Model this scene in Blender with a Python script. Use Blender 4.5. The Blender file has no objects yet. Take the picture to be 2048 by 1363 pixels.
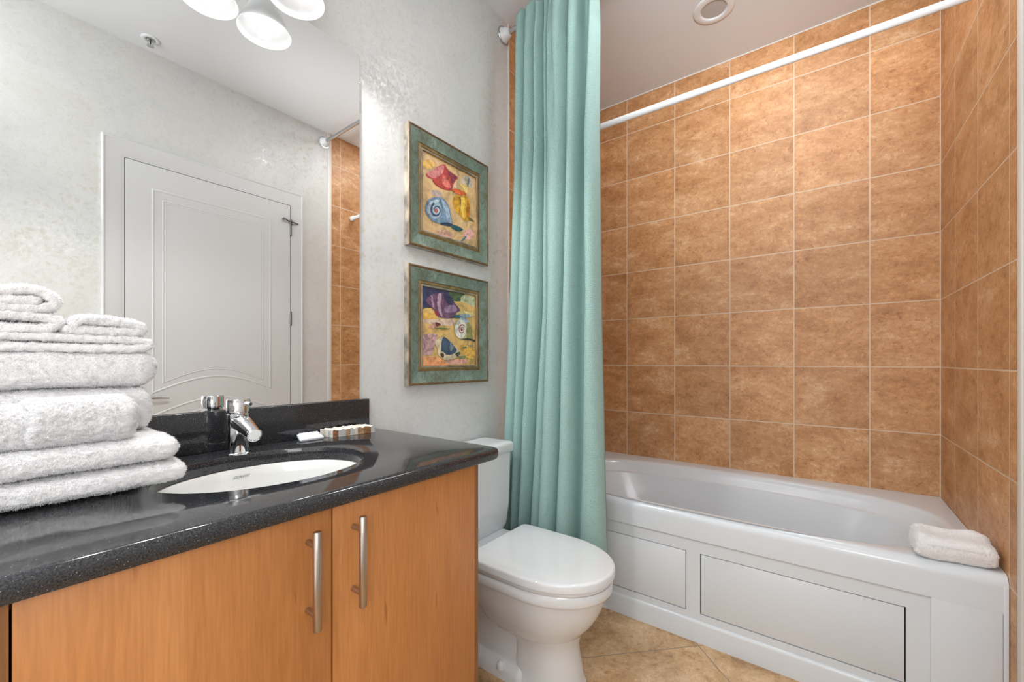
import bpy, bmesh, math, random
from mathutils import Vector, Matrix, noise
random.seed(7)
S = bpy.context.scene
COL = S.collection
PI = math.pi
# ------------------------------------------------------------------ camera, world, lights, exposure
S.view_settings.view_transform = 'Standard'
S.view_settings.look = 'None'
S.view_settings.gamma = 1.0
S.view_settings.use_curve_mapping = False
S.view_settings.exposure = 0.37
S.cycles.max_bounces = 9
S.cycles.diffuse_bounces = 5
S.cycles.glossy_bounces = 6
S.cycles.sample_clamp_indirect = 6.0
YAW = 0.6431
cd = bpy.data.cameras.new('camera')
cd.sensor_width = 36.0
cd.lens = 832.498 / 2048 * 36.0
cd.shift_y = 40.573 / 2048
cd.clip_start = 0.02
cam = bpy.data.objects.new('camera', cd); COL.objects.link(cam)
cam.location = (-0.0653, -1.2991, 1.1316)
cam.rotation_euler = (PI / 2, 0, YAW - PI / 2)
S.camera = cam
w = bpy.data.worlds.new('world'); S.world = w; w.use_nodes = True
w.node_tree.nodes['Background'].inputs[0].default_value = (1, 1, 1, 1)
w.node_tree.nodes['Background'].inputs[1].default_value = 0.0

def area(name, loc, rot, sx, sy, power, col=(1, 1, 1)):
    l = bpy.data.lights.new(name, 'AREA'); l.shape = 'RECTANGLE'; l.size = sx; l.size_y = sy
    l.energy = power; l.color = col
    o = bpy.data.objects.new(name, l); COL.objects.link(o); o.location = loc; o.rotation_euler = rot
    return o
# unseen fill lights added for brightness, above and behind the camera
area('unseen_overhead_fill', (-0.50, -0.95, 2.83), (0, 0, 0), 0.7, 1.3, 5, (.97, .99, 1))
area('unseen_camera_end_fill', (-1.00, -0.87, 1.42), (0, -PI / 2, 0), 2.7, 1.6, 13, (.97, .99, 1))  # large added fill in front of the closed wall, no opening there
area('unseen_tub_front_fill', (1.50, -0.93, 2.852), (0, 0, 0), 0.15, 0.15, 3.5, (1, .995, .98))  # added fill over the tub front, out of view, without a fixture
area('unseen_alcove_fill', (1.93, -1.22, 2.852), (0, 0, 0), 0.4, 0.4, 3.8, (.97, .99, 1))  # added fill above the frame to brighten tub and tiles
# added fill behind the camera, aimed up at the ceiling over the bathtub
fl = area('unseen_tub_ceiling_fill', (-0.15, -1.52, 1.95), (0, 0, 0), 0.35, 0.35, 3, (.97, .99, 1))
fl.rotation_euler = (Vector((2.3, -1.0, 2.65)) - Vector(fl.location)).to_track_quat('-Z', 'Y').to_euler()
fl.data.spread = math.radians(50)
f2 = area('unseen_cabinet_fill', (-0.42, -1.55, 1.25), (0, 0, 0), 0.55, 0.55, 4.8, (.97, .99, 1))  # added fill from behind the camera, lifts the cabinet front
f2.rotation_euler = (Vector((0.9, -0.3, 0.75)) - Vector(f2.location)).to_track_quat('-Z', 'Y').to_euler()
area('unseen_upward_fill', (-0.50, -0.95, 2.05), (PI, 0, 0), 0.5, 0.5, 6.5, (.97, .99, 1))  # added upward fill that brightens the ceiling, no such source in the room
BULB_POWER = 9


# ------------------------------------------------------------------ material helpers
def lin(c):
    def f(v):
        v /= 255.0
        return v / 12.92 if v <= 0.04045 else ((v + 0.055) / 1.055) ** 2.4
    return (f(c[0]), f(c[1]), f(c[2]), 1)
def newmat(name):
    m = bpy.data.materials.new(name); m.use_nodes = True
    nt = m.node_tree
    b = nt.nodes['Principled BSDF']
    return m, nt, b
def N(nt, typ, **kw):
    n = nt.nodes.new(typ)
    for k, v in kw.items():
        if k.startswith('i_'):
            key = k[2:]
            key = int(key) if key.isdigit() else key.replace('_', ' ')
            n.inputs[key].default_value = v
        else: setattr(n, k, v)
    return n
def L(nt, a, b): nt.links.new(a, b)
def ramp(nt, stops):
    r = nt.nodes.new('ShaderNodeValToRGB')
    el = r.color_ramp.elements
    while len(el) < len(stops): el.new(0.5)
    for e, (p, c) in zip(el, stops): e.position = p; e.color = c
    return r
def simple(name, c, rough=0.5, metal=0.0, spec=0.5, bump=0, bscale=200, coat=0, var=0, vscale=5, sheen=0):
    m, nt, b = newmat(name)
    b.inputs['Base Color'].default_value = lin(c)
    b.inputs['Roughness'].default_value = rough
    b.inputs['Metallic'].default_value = metal
    b.inputs['Specular IOR Level'].default_value = spec
    b.inputs['Coat Weight'].default_value = coat
    b.inputs['Coat Roughness'].default_value = 0.05
    if sheen: b.inputs['Sheen Weight'].default_value = sheen
    tc = N(nt, 'ShaderNodeTexCoord')
    if bump:
        n = N(nt, 'ShaderNodeTexNoise', i_Scale=bscale, i_Detail=3)
        L(nt, tc.outputs['Object'], n.inputs['Vector'])
        bp = N(nt, 'ShaderNodeBump', i_Strength=bump, i_Distance=0.002)
        L(nt, n.outputs['Fac'], bp.inputs['Height']); L(nt, bp.outputs[0], b.inputs['Normal'])
    if var:
        n = N(nt, 'ShaderNodeTexNoise', i_Scale=vscale, i_Detail=5)
        L(nt, tc.outputs['Object'], n.inputs['Vector'])
        k = 1 - var
        r = ramp(nt, [(0.35, lin([v * k for v in c])), (0.65, lin(c))])
        L(nt, n.outputs['Fac'], r.inputs[0]); L(nt, r.outputs[0], b.inputs['Base Color'])
    return m

def tile_mat(name, ax, origin, size=0.305, rot45=False, cols=((164, 113, 70), (191, 140, 93), (207, 160, 115), (230, 202, 166)),
             grout=(214, 192, 168), gw=0.0052, seed=0.0, rough=0.42):
    m, nt, b = newmat(name)
    tc = N(nt, 'ShaderNodeTexCoord')
    sep = N(nt, 'ShaderNodeSeparateXYZ')
    vec = tc.outputs['Object']
    if rot45:
        mp = N(nt, 'ShaderNodeMapping'); mp.inputs['Rotation'].default_value = (0, 0, -PI / 4)
        L(nt, vec, mp.inputs['Vector']); L(nt, mp.outputs[0], sep.inputs[0])
    else: L(nt, vec, sep.inputs[0])
    def cell(o, org):
        s = N(nt, 'ShaderNodeMath', operation='SUBTRACT'); s.inputs[1].default_value = org; L(nt, o, s.inputs[0])
        d = N(nt, 'ShaderNodeMath', operation='DIVIDE'); d.inputs[1].default_value = size; L(nt, s.outputs[0], d.inputs[0])
        fl = N(nt, 'ShaderNodeMath', operation='FLOOR'); L(nt, d.outputs[0], fl.inputs[0])
        fr = N(nt, 'ShaderNodeMath', operation='FRACT'); L(nt, d.outputs[0], fr.inputs[0])
        inv = N(nt, 'ShaderNodeMath', operation='SUBTRACT'); inv.inputs[0].default_value = 1; L(nt, fr.outputs[0], inv.inputs[1])
        mn = N(nt, 'ShaderNodeMath', operation='MINIMUM'); L(nt, fr.outputs[0], mn.inputs[0]); L(nt, inv.outputs[0], mn.inputs[1])
        return fl.outputs[0], mn.outputs[0]
    f1, e1 = cell(sep.outputs[ax[0]], origin[0]); f2, e2 = cell(sep.outputs[ax[1]], origin[1])
    mn = N(nt, 'ShaderNodeMath', operation='MINIMUM'); L(nt, e1, mn.inputs[0]); L(nt, e2, mn.inputs[1])
    h = gw / 2 / size
    mr = N(nt, 'ShaderNodeMapRange', interpolation_type='SMOOTHSTEP')
    mr.inputs['From Min'].default_value = h * 0.75; mr.inputs['From Max'].default_value = h * 1.3
    L(nt, mn.outputs[0], mr.inputs['Value'])
    cid = N(nt, 'ShaderNodeCombineXYZ'); cid.inputs[2].default_value = seed
    L(nt, f1, cid.inputs[0]); L(nt, f2, cid.inputs[1])
    wn = N(nt, 'ShaderNodeTexWhiteNoise', noise_dimensions='3D'); L(nt, cid.outputs[0], wn.inputs['Vector'])
    sc = N(nt, 'ShaderNodeVectorMath', operation='SCALE'); sc.inputs['Scale'].default_value = 30
    L(nt, wn.outputs['Color'], sc.inputs[0])
    ad = N(nt, 'ShaderNodeVectorMath', operation='ADD'); L(nt, sc.outputs[0], ad.inputs[0]); L(nt, vec, ad.inputs[1])
    # stretched slanted streaks
    mp2 = N(nt, 'ShaderNodeMapping')
    mp2.inputs['Rotation'].default_value = (0.5, 0.4, 0.3); mp2.inputs['Scale'].default_value = (1.2, 1.2, 2.2)
    L(nt, ad.outputs[0], mp2.inputs['Vector'])
    n1 = N(nt, 'ShaderNodeTexNoise', i_Scale=4.0, i_Detail=14, i_Roughness=0.80, i_Distortion=0.25)
    L(nt, mp2.outputs[0], n1.inputs['Vector'])
    r = ramp(nt, [(0.34, lin(cols[0])), (0.46, lin(cols[1])), (0.57, lin(cols[2])), (0.69, lin(cols[3]))])
    L(nt, n1.outputs['Fac'], r.inputs[0])
    n2 = N(nt, 'ShaderNodeTexNoise', i_Scale=48, i_Detail=9, i_Roughness=0.78, i_Distortion=0.8); L(nt, ad.outputs[0], n2.inputs['Vector'])
    r2 = ramp(nt, [(0.36, (0.27, 0.22, 0.18, 1)), (0.46, (0.48, 0.48, 0.48, 1)), (0.56, (0.5, 0.5, 0.5, 1)), (0.66, (0.80, 0.78, 0.74, 1))])
    L(nt, n2.outputs['Fac'], r2.inputs[0])
    mx = N(nt, 'ShaderNodeMix', data_type='RGBA', blend_type='OVERLAY'); mx.inputs[0].default_value = 0.8
    L(nt, r.outputs[0], mx.inputs[6]); L(nt, r2.outputs[0], mx.inputs[7])
    # tile to tile value shift
    hs = N(nt, 'ShaderNodeHueSaturation')
    mrv = N(nt, 'ShaderNodeMapRange'); mrv.inputs['To Min'].default_value = 0.92; mrv.inputs['To Max'].default_value = 1.07
    L(nt, wn.outputs['Value'], mrv.inputs['Value']); L(nt, mrv.outputs[0], hs.inputs['Value']); L(nt, mx.outputs[2], hs.inputs['Color'])
    mg = N(nt, 'ShaderNodeMix', data_type='RGBA'); mg.inputs[6].default_value = lin(grout)
    L(nt, mr.outputs[0], mg.inputs[0]); L(nt, hs.outputs[0], mg.inputs[7])
    L(nt, mg.outputs[2], b.inputs['Base Color'])
    b.inputs['Roughness'].default_value = rough
    b1 = N(nt, 'ShaderNodeBump', i_Strength=0.35, i_Distance=0.005)
    ma = N(nt, 'ShaderNodeMath', operation='ADD'); L(nt, n1.outputs['Fac'], ma.inputs[0])
    mm = N(nt, 'ShaderNodeMath', operation='MULTIPLY'); mm.inputs[1].default_value = 0.22; L(nt, n2.outputs['Fac'], mm.inputs[0])
    L(nt, mm.outputs[0], ma.inputs[1]); L(nt, ma.outputs[0], b1.inputs['Height'])
    b2 = N(nt, 'ShaderNodeBump', i_Strength=0.6, i_Distance=0.0015)
    L(nt, mr.outputs[0], b2.inputs['Height']); L(nt, b1.outputs[0], b2.inputs['Normal'])
    L(nt, b2.outputs[0], b.inputs['Normal'])
    return m

def wall_paper_mat():
    m, nt, b = newmat('pearl_wallpaper')
    tc = N(nt, 'ShaderNodeTexCoord')
    n1 = N(nt, 'ShaderNodeTexNoise', i_Scale=2.2, i_Detail=8, i_Roughness=0.7, i_Distortion=0.6)
    n2 = N(nt, 'ShaderNodeTexNoise', i_Scale=60, i_Detail=5, i_Roughness=0.7, i_Distortion=1.2)
    for n in (n1, n2): L(nt, tc.outputs['Object'], n.inputs['Vector'])
    r = ramp(nt, [(0.36, lin((203, 204, 205))), (0.52, lin((211, 211, 210))), (0.66, lin((206, 204, 200)))])
    L(nt, n1.outputs['Fac'], r.inputs[0])
    r2 = ramp(nt, [(0.36, (0.44, 0.43, 0.41, 1)), (0.48, (0.5, 0.5, 0.5, 1)), (0.7, (0.54, 0.54, 0.54, 1))]); L(nt, n2.outputs['Fac'], r2.inputs[0])
    mx = N(nt, 'ShaderNodeMix', data_type='RGBA', blend_type='OVERLAY'); mx.inputs[0].default_value = 1.0
    L(nt, r.outputs[0], mx.inputs[6]); L(nt, r2.outputs[0], mx.inputs[7])
    vf = N(nt, 'ShaderNodeTexVoronoi', i_Scale=26, i_Randomness=1.0)
    nd = N(nt, 'ShaderNodeTexNoise', i_Scale=30, i_Detail=3); L(nt, tc.outputs['Object'], nd.inputs['Vector'])
    av = N(nt, 'ShaderNodeVectorMath', operation='MULTIPLY_ADD'); av.inputs[1].default_value = (0.035, 0.035, 0.035)
    L(nt, nd.outputs['Color'], av.inputs[0]); L(nt, tc.outputs['Object'], av.inputs[2]); L(nt, av.outputs[0], vf.inputs['Vector'])
    rf = ramp(nt, [(0.20, (1, 1, 1, 1)), (0.34, (0, 0, 0, 1))]); L(nt, vf.outputs['Distance'], rf.inputs[0])
    nm = N(nt, 'ShaderNodeTexNoise', i_Scale=1.7, i_Detail=3); L(nt, tc.outputs['Object'], nm.inputs['Vector'])
    rm = ramp(nt, [(0.48, (0, 0, 0, 1)), (0.66, (0.55, 0.55, 0.55, 1))]); L(nt, nm.outputs['Fac'], rm.inputs[0])
    mf = N(nt, 'ShaderNodeMath', operation='MULTIPLY'); L(nt, rf.outputs[0], mf.inputs[0]); L(nt, rm.outputs[0], mf.inputs[1])
    mxf = N(nt, 'ShaderNodeMix', data_type='RGBA'); mxf.inputs[7].default_value = lin((190, 184, 166))
    L(nt, mf.outputs[0], mxf.inputs[0]); L(nt, mx.outputs[2], mxf.inputs[6])
    L(nt, mxf.outputs[2], b.inputs['Base Color'])
    rr = ramp(nt, [(0.40, (0.62, 0.62, 0.62, 1)), (0.62, (0.26, 0.26, 0.26, 1))]); L(nt, n2.outputs['Fac'], rr.inputs[0])
    L(nt, rr.outputs[0], b.inputs['Roughness'])
    b.inputs['Specular IOR Level'].default_value = 0.6
    ma = N(nt, 'ShaderNodeMath', operation='MULTIPLY_ADD'); ma.inputs[1].default_value = 0.5
    L(nt, n2.outputs['Fac'], ma.inputs[0]); L(nt, n1.outputs['Fac'], ma.inputs[2])
    bp = N(nt, 'ShaderNodeBump', i_Strength=0.25, i_Distance=0.004); L(nt, ma.outputs[0], bp.inputs['Height'])
    L(nt, bp.outputs[0], b.inputs['Normal'])
    return m

def wood_mat(name='orange_maple', dark=1.0):
    m, nt, b = newmat(name)
    tc = N(nt, 'ShaderNodeTexCoord')
    mp = N(nt, 'ShaderNodeMapping'); mp.inputs['Scale'].default_value = (7, 7, 1.3); L(nt, tc.outputs['Object'], mp.inputs['Vector'])
    n1 = N(nt, 'ShaderNodeTexNoise', i_Scale=0.9, i_Detail=7, i_Roughness=0.62, i_Distortion=0.9); L(nt, mp.outputs[0], n1.inputs['Vector'])
    mp2 = N(nt, 'ShaderNodeMapping'); mp2.inputs['Scale'].default_value = (260, 260, 14); L(nt, tc.outputs['Object'], mp2.inputs['Vector'])
    n2 = N(nt, 'ShaderNodeTexNoise', i_Scale=1.0, i_Detail=3); L(nt, mp2.outputs[0], n2.inputs['Vector'])
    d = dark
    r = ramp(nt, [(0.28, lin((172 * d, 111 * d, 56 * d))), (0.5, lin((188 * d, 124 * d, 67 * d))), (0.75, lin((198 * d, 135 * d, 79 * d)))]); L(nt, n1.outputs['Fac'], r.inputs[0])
    r2 = ramp(nt, [(0.3, (0.44, 0.43, 0.42, 1)), (0.7, (0.54, 0.54, 0.54, 1))]); L(nt, n2.outputs['Fac'], r2.inputs[0])
    mx = N(nt, 'ShaderNodeMix', data_type='RGBA', blend_type='OVERLAY'); mx.inputs[0].default_value = 1
    L(nt, r.outputs[0], mx.inputs[6]); L(nt, r2.outputs[0], mx.inputs[7])
    # short dark flecks of maple grain
    mp3 = N(nt, 'ShaderNodeMapping'); mp3.inputs['Scale'].default_value = (60, 60, 9); L(nt, tc.outputs['Object'], mp3.inputs['Vector'])
    n3 = N(nt, 'ShaderNodeTexNoise', i_Scale=1.0, i_Detail=1, i_Distortion=0.4); L(nt, mp3.outputs[0], n3.inputs['Vector'])
    r3 = ramp(nt, [(0.20, (0.70, 0.64, 0.58, 1)), (0.27, (1, 1, 1, 1))]); L(nt, n3.outputs['Fac'], r3.inputs[0])
    m2 = N(nt, 'ShaderNodeMix', data_type='RGBA', blend_type='MULTIPLY'); m2.inputs[0].default_value = 1
    L(nt, mx.outputs[2], m2.inputs[6]); L(nt, r3.outputs[0], m2.inputs[7])
    L(nt, m2.outputs[2], b.inputs['Base Color'])
    b.inputs['Roughness'].default_value = 0.42
    b.inputs['Coat Weight'].default_value = 0.15; b.inputs['Coat Roughness'].default_value = 0.25
    return m

def granite_mat():
    m, nt, b = newmat('black_granite')
    tc = N(nt, 'ShaderNodeTexCoord')
    v = N(nt, 'ShaderNodeTexVoronoi', i_Scale=560, feature='F1'); L(nt, tc.outputs['Object'], v.inputs['Vector'])
    wn = N(nt, 'ShaderNodeTexWhiteNoise', noise_dimensions='3D'); L(nt, v.outputs['Position'], wn.inputs['Vector'])
    lt = N(nt, 'ShaderNodeMath', operation='GREATER_THAN'); lt.inputs[1].default_value = 0.955; L(nt, wn.outputs['Value'], lt.inputs[0])
    ld = N(nt, 'ShaderNodeMath', operation='LESS_THAN'); ld.inputs[1].default_value = 0.28; L(nt, v.outputs['Distance'], ld.inputs[0])
    mu = N(nt, 'ShaderNodeMath', operation='MULTIPLY'); L(nt, lt.outputs[0], mu.inputs[0]); L(nt, ld.outputs[0], mu.inputs[1])
    n = N(nt, 'ShaderNodeTexNoise', i_Scale=500, i_Detail=2); L(nt, tc.outputs['Object'], n.inputs['Vector'])
    r = ramp(nt, [(0.4, lin((31, 32, 35))), (0.7, lin((66, 67, 70)))]); L(nt, n.outputs['Fac'], r.inputs[0])
    mx = N(nt, 'ShaderNodeMix', data_type='RGBA'); mx.inputs[7].default_value = lin((150, 152, 155))
    L(nt, mu.outputs[0], mx.inputs[0]); L(nt, r.outputs[0], mx.inputs[6]); L(nt, mx.outputs[2], b.inputs['Base Color'])
    b.inputs['Roughness'].default_value = 0.09
    b.inputs['Specular IOR Level'].default_value = 0.6
    return m

def terry_mat(name='white_terry', c=(240, 239, 240), sc=420):
    m, nt, b = newmat(name)
    b.inputs['Base Color'].default_value = lin(c); b.inputs['Roughness'].default_value = 0.95
    b.inputs['Specular IOR Level'].default_value = 0.1; b.inputs['Sheen Weight'].default_value = 0.25
    tc = N(nt, 'ShaderNodeTexCoord')
    n = N(nt, 'ShaderNodeTexNoise', i_Scale=sc, i_Detail=2, i_Roughness=0.6); L(nt, tc.outputs['Object'], n.inputs['Vector'])
    v = N(nt, 'ShaderNodeTexNoise', i_Scale=sc * 0.28, i_Detail=2); L(nt, tc.outputs['Object'], v.inputs['Vector'])
    ad = N(nt, 'ShaderNodeMath', operation='ADD'); L(nt, n.outputs['Fac'], ad.inputs[0]); L(nt, v.outputs['Fac'], ad.inputs[1])
    bp = N(nt, 'ShaderNodeBump', i_Strength=0.6, i_Distance=0.003); L(nt, ad.outputs[0], bp.inputs['Height'])
    L(nt, bp.outputs[0], b.inputs['Normal'])
    return m

def curtain_mat():
    m, nt, b = newmat('aqua_waffle_cloth')
    tc = N(nt, 'ShaderNodeTexCoord'); uv = tc.outputs['UV']
    ck = N(nt, 'ShaderNodeTexVoronoi', i_Scale=1.0, voronoi_dimensions='2D', i_Randomness=0.45)
    mp = N(nt, 'ShaderNodeMapping'); mp.inputs['Scale'].default_value = (270, 215, 1); L(nt, uv, mp.inputs['Vector']); L(nt, mp.outputs[0], ck.inputs['Vector'])
    r = ramp(nt, [(0.15, lin((178, 210, 206))), (0.8, lin((138, 180, 174)))]); L(nt, ck.outputs['Distance'], r.inputs[0])
    L(nt, r.outputs[0], b.inputs['Base Color'])
    iv = N(nt, 'ShaderNodeMath', operation='SUBTRACT'); iv.inputs[0].default_value = 1; L(nt, ck.outputs['Distance'], iv.inputs[1])
    bp = N(nt, 'ShaderNodeBump', i_Strength=0.8, i_Distance=0.004); L(nt, iv.outputs[0], bp.inputs['Height']); L(nt, bp.outputs[0], b.inputs['Normal'])
    b.inputs['Roughness'].default_value = 0.9; b.inputs['Specular IOR Level'].default_value = 0.15; b.inputs['Sheen Weight'].default_value = 0.15
    return m

M = {}
M['wall'] = wall_paper_mat()
M['ceiling'] = simple('ceiling_paint', (220, 223, 227), 0.8, bump=0.15, bscale=90)
M['tile_far'] = tile_mat('far_wall_tile', (1, 2), (-1.7221 + 0.2449, 1.1052), seed=1)
M['tile_right'] = tile_mat('right_wall_tile', (0, 2), (2.3351, 1.1052), seed=5)
M['tile_left'] = tile_mat('left_wall_tile', (0, 2), (1.711, 1.1052), seed=9)
M['floor'] = tile_mat('floor_tile', (0, 1), (0.5706, -1.842), size=0.50, rot45=True, seed=3, rough=0.35, gw=0.004,
                      cols=((140, 104, 66), (190, 154, 112), (212, 180, 142), (226, 200, 172)), grout=(150, 132, 112))
M['edge'] = simple('tile_edge_caulk', (224, 220, 214), 0.5)
M['white_paint'] = simple('white_door_paint', (206, 206, 207), 0.42)
M['gap'] = simple('painted_gap_shade', (24, 24, 24), 0.9)  # near-black colour standing in for shade in door and apron gaps
M['wood'] = wood_mat()
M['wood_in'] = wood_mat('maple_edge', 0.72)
M['granite'] = granite_mat()
M['ceramic'] = simple('white_ceramic', (226, 229, 232), 0.07, coat=0.3)
M['sink'] = simple('sink_ceramic', (232, 232, 230), 0.1, coat=0.3)
M['acrylic'] = simple('white_acrylic', (216, 222, 228), 0.16, coat=0.2)
M['panel'] = simple('white_apron_panel', (216, 222, 228), 0.2, coat=0.2)
M['chrome'] = simple('chrome', (225, 225, 228), 0.04, metal=1)
M['nickel'] = simple('brushed_nickel', (186, 176, 166), 0.3, metal=1)
M['rod_metal'] = simple('satin_chrome', (200, 200, 202), 0.22, metal=1)
M['rod_white'] = simple('white_enamel', (222, 225, 229), 0.25)
M['dark_metal'] = simple('dark_hinge_metal', (120, 120, 122), 0.3, metal=1)
M['terry'] = terry_mat()
M['terry2'] = terry_mat('white_washcloth_terry', (240, 240, 241), 300)
M['curtain'] = curtain_mat()
M['black'] = simple('black_rubber', (20, 20, 20), 0.6)
M['grey_ink'] = simple('grey_print', (146, 145, 143), 0.6)
m, nt, b = newmat('mirror_silver'); b.inputs['Base Color'].default_value = (0.93, 0.945, 0.94, 1); b.inputs['Metallic'].default_value = 1; b.inputs['Roughness'].default_value = 0.0
M['mirror'] = m
M['mirror_edge'] = simple('mirror_edge', (150, 165, 158), 0.3)
m, nt, b = newmat('opal_glass')
tr = N(nt, 'ShaderNodeBsdfTranslucent'); tr.inputs['Color'].default_value = (0.95, 0.95, 0.94, 1)
ms = N(nt, 'ShaderNodeMixShader'); ms.inputs[0].default_value = 0.3
b.inputs['Base Color'].default_value = lin((222, 223, 225)); b.inputs['Roughness'].default_value = 0.25
L(nt, b.outputs[0], ms.inputs[1]); L(nt, tr.outputs[0], ms.inputs[2]); L(nt, ms.outputs[0], nt.nodes['Material Output'].inputs['Surface'])
M['opal'] = m
m, nt, b = newmat('lit_bulb'); b.inputs['Base Color'].default_value = (1, 1, 1, 1)
b.inputs['Emission Color'].default_value = (1, 0.97, 0.93, 1); b.inputs['Emission Strength'].default_value = 2.2
M['bulb'] = m

# ------------------------------------------------------------------ object helpers
def link(name, me, parent=None, smooth=True):
    o = bpy.data.objects.new(name, me); COL.objects.link(o)
    if parent is not None:
        o.parent = parent
        off = Vector((0, 0, 0)); p = parent
        while p is not None: off += p.location; p = p.parent
        me.transform(Matrix.Translation(-off))
    for p in me.polygons: p.use_smooth = smooth
    return o
def autosmooth(me, ang=0.7):
    bm = bmesh.new(); bm.from_mesh(me)
    for e in bm.edges:
        if len(e.link_faces) == 2 and e.calc_face_angle(0) > ang: e.smooth = False
    bm.to_mesh(me); bm.free()
def fin(name, bm, mats, parent=None, smooth=True, ang=0.7, recalc=True):
    if recalc: bmesh.ops.recalc_face_normals(bm, faces=bm.faces)
    me = bpy.data.meshes.new(name); bm.to_mesh(me); bm.free()
    for mt in (mats if isinstance(mats, (list, tuple)) else [mats]): me.materials.append(mt)
    if smooth: autosmooth(me, ang)
    return link(name, me, parent, smooth)
def thing(name, loc, label, cat, group=None):
    o = bpy.data.objects.new(name, None); COL.objects.link(o); o.location = loc
    o.empty_display_size = 0.05
    return tag(o, label, cat, group)
def tag(o, label, cat, group=None):
    o['label'] = label; o['category'] = cat
    if group: o['group'] = group
    return o
def struct(o, label=None, cat=None):
    o['kind'] = 'structure'
    if label: o['label'] = label
    if cat: o['category'] = cat
    return o
def settle(o, loc):
    """move the origin of a one-mesh thing to its base"""
    o.data.transform(Matrix.Translation(-Vector(loc))); o.location = loc
    return o
def add_box(bm, x0, x1, y0, y1, z0, z1, bev=0, seg=3, mi=0):
    r = bmesh.ops.create_cube(bm, size=1)
    vs = r['verts']
    for v in vs: v.co = Vector(((x0 + x1) / 2 + v.co.x * (x1 - x0), (y0 + y1) / 2 + v.co.y * (y1 - y0), (z0 + z1) / 2 + v.co.z * (z1 - z0)))
    fs = set(f for v in vs for f in v.link_faces)
    for f in fs: f.material_index = mi
    if bev:
        es = list(set(e for v in vs for e in v.link_edges))
        bmesh.ops.bevel(bm, geom=es, offset=bev, segments=seg, profile=0.5, affect='EDGES')
    return vs
def box(name, x0, x1, y0, y1, z0, z1, mat, parent=None, bev=0, seg=3):
    bm = bmesh.new(); add_box(bm, x0, x1, y0, y1, z0, z1, bev, seg)
    return fin(name, bm, mat, parent, smooth=bev > 0)
def add_loft(bm, rings, cap0=True, cap1=True, closed=True, mi=0):
    R = [[bm.verts.new(p) for p in r] for r in rings]
    n = len(R[0])
    for a, b_ in zip(R, R[1:]):
        for i in range(n if closed else n - 1):
            j = (i + 1) % n
            f = bm.faces.new((a[i], a[j], b_[j], b_[i])); f.material_index = mi
    if cap0: bm.faces.new(list(reversed(R[0]))).material_index = mi
    if cap1: bm.faces.new(R[-1]).material_index = mi
    return R
def frame_of(d):
    d = Vector(d).normalized()
    a = Vector((0, 0, 1)) if abs(d.z) < 0.9 else Vector((1, 0, 0))
    u = d.cross(a).normalized(); v = d.cross(u).normalized()
    return u, v
def add_tube(bm, path, rad, seg=24, caps=True, mi=0):
    path = [Vector(p) for p in path]
    if not isinstance(rad, (list, tuple)): rad = [rad] * len(path)
    rings = []; u = None
    for i, p in enumerate(path):
        d = (path[min(i + 1, len(path) - 1)] - path[max(i - 1, 0)])
        if d.length < 1e-9: d = Vector((0, 0, 1))
        d.normalize()
        if u is None: u, v = frame_of(d)
        else:
            u = (u - d * u.dot(d)).normalized(); v = d.cross(u)
        rings.append([p + (u * math.cos(2 * PI * k / seg) + v * math.sin(2 * PI * k / seg)) * rad[i] for k in range(seg)])
    add_loft(bm, rings, caps, caps, mi=mi)
def add_lathe(bm, c, prof, seg=40, axis=(0, 0, 1), mi=0, caps=True):
    """prof: list of (radius, distance along axis)"""
    ax = Vector(axis).normalized(); u, v = frame_of(ax); c = Vector(c)
    rings = [[c + ax * h + (u * math.cos(2 * PI * k / seg) + v * math.sin(2 * PI * k / seg)) * max(r, 1e-5) for k in range(seg)] for r, h in prof]
    add_loft(bm, rings, caps, caps, mi=mi)
def lathe(name, c, prof, mat, parent=None, seg=40, axis=(0, 0, 1), caps=True, ang=0.7):
    bm = bmesh.new(); add_lathe(bm, c, prof, seg, axis, caps=caps)
    return fin(name, bm, mat, parent, ang=ang)
def tube(name, path, rad, mat, parent=None, seg=24):
    bm = bmesh.new(); add_tube(bm, path, rad, seg)
    return fin(name, bm, mat, parent)

XF, YR, ZC, XN = 2.5936, -1.7221, 2.860, -1.02
XE_L, XE_R = 1.640, 1.650   # where the tiling ends on the two side walls
# ------------------------------------------------------------------ room shell
T = 0.1
struct(box('floor', XN - T, XF + T, YR - T, T, -0.1, 0, M['floor']), 'beige stone tile floor laid on the diagonal', 'floor')
c_ = box('ceiling', XN - T, XF + T, YR - T, T, ZC, ZC + 0.15, M['ceiling']); struct(c_, 'pale grey painted ceiling', 'ceiling')
wl = struct(box('wall_left', XN - T, XF + T, 0, T, 0, ZC, M['wall']), 'pearly pale wall carrying the mirror and pictures', 'wall')
wr = struct(box('wall_right', XN - T, XF + T, YR - T, YR, 0, ZC, M['wall']), 'pearly pale wall with the white door, seen in the mirror', 'wall')
struct(box('wall_back', XF, XF + T, YR, 0, 0, ZC, M['tile_far']), 'orange stone tiled wall behind the bathtub', 'wall')
struct(box('wall_front', XN - T, XN, YR, 0, 0, ZC, M['wall']), 'plain wall behind the viewer', 'wall')
TT = 0.008
o = box('wall_tiling', XE_L, XF, -0.0005 - 0.0015, 0.0, 0, ZC, M['tile_left'], wl)
o = box('wall_tiling', XE_R, XF, YR, YR + 0.002, 0, ZC, M['tile_right'], wr)
struct(box('trim_1', XE_L - 0.010, XE_L, -0.006, 0, 0, ZC, M['edge'], None, 0.0015, 2), 'white bullnose edge strip of the tiling beside the shower curtain', 'tile trim')
struct(box('trim_2', XE_R - 0.030, XE_R, YR, YR + 0.006, 0, ZC, M['edge'], None, 0.002, 2), 'pale bullnose edge strip of the tiling on the right', 'tile trim')
struct(box('trim_3', XF - 0.003, XF, YR, 0, ZC - 0.006, ZC, M['edge'], None), 'thin white caulk line between tiling and ceiling', 'caulk line')
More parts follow.
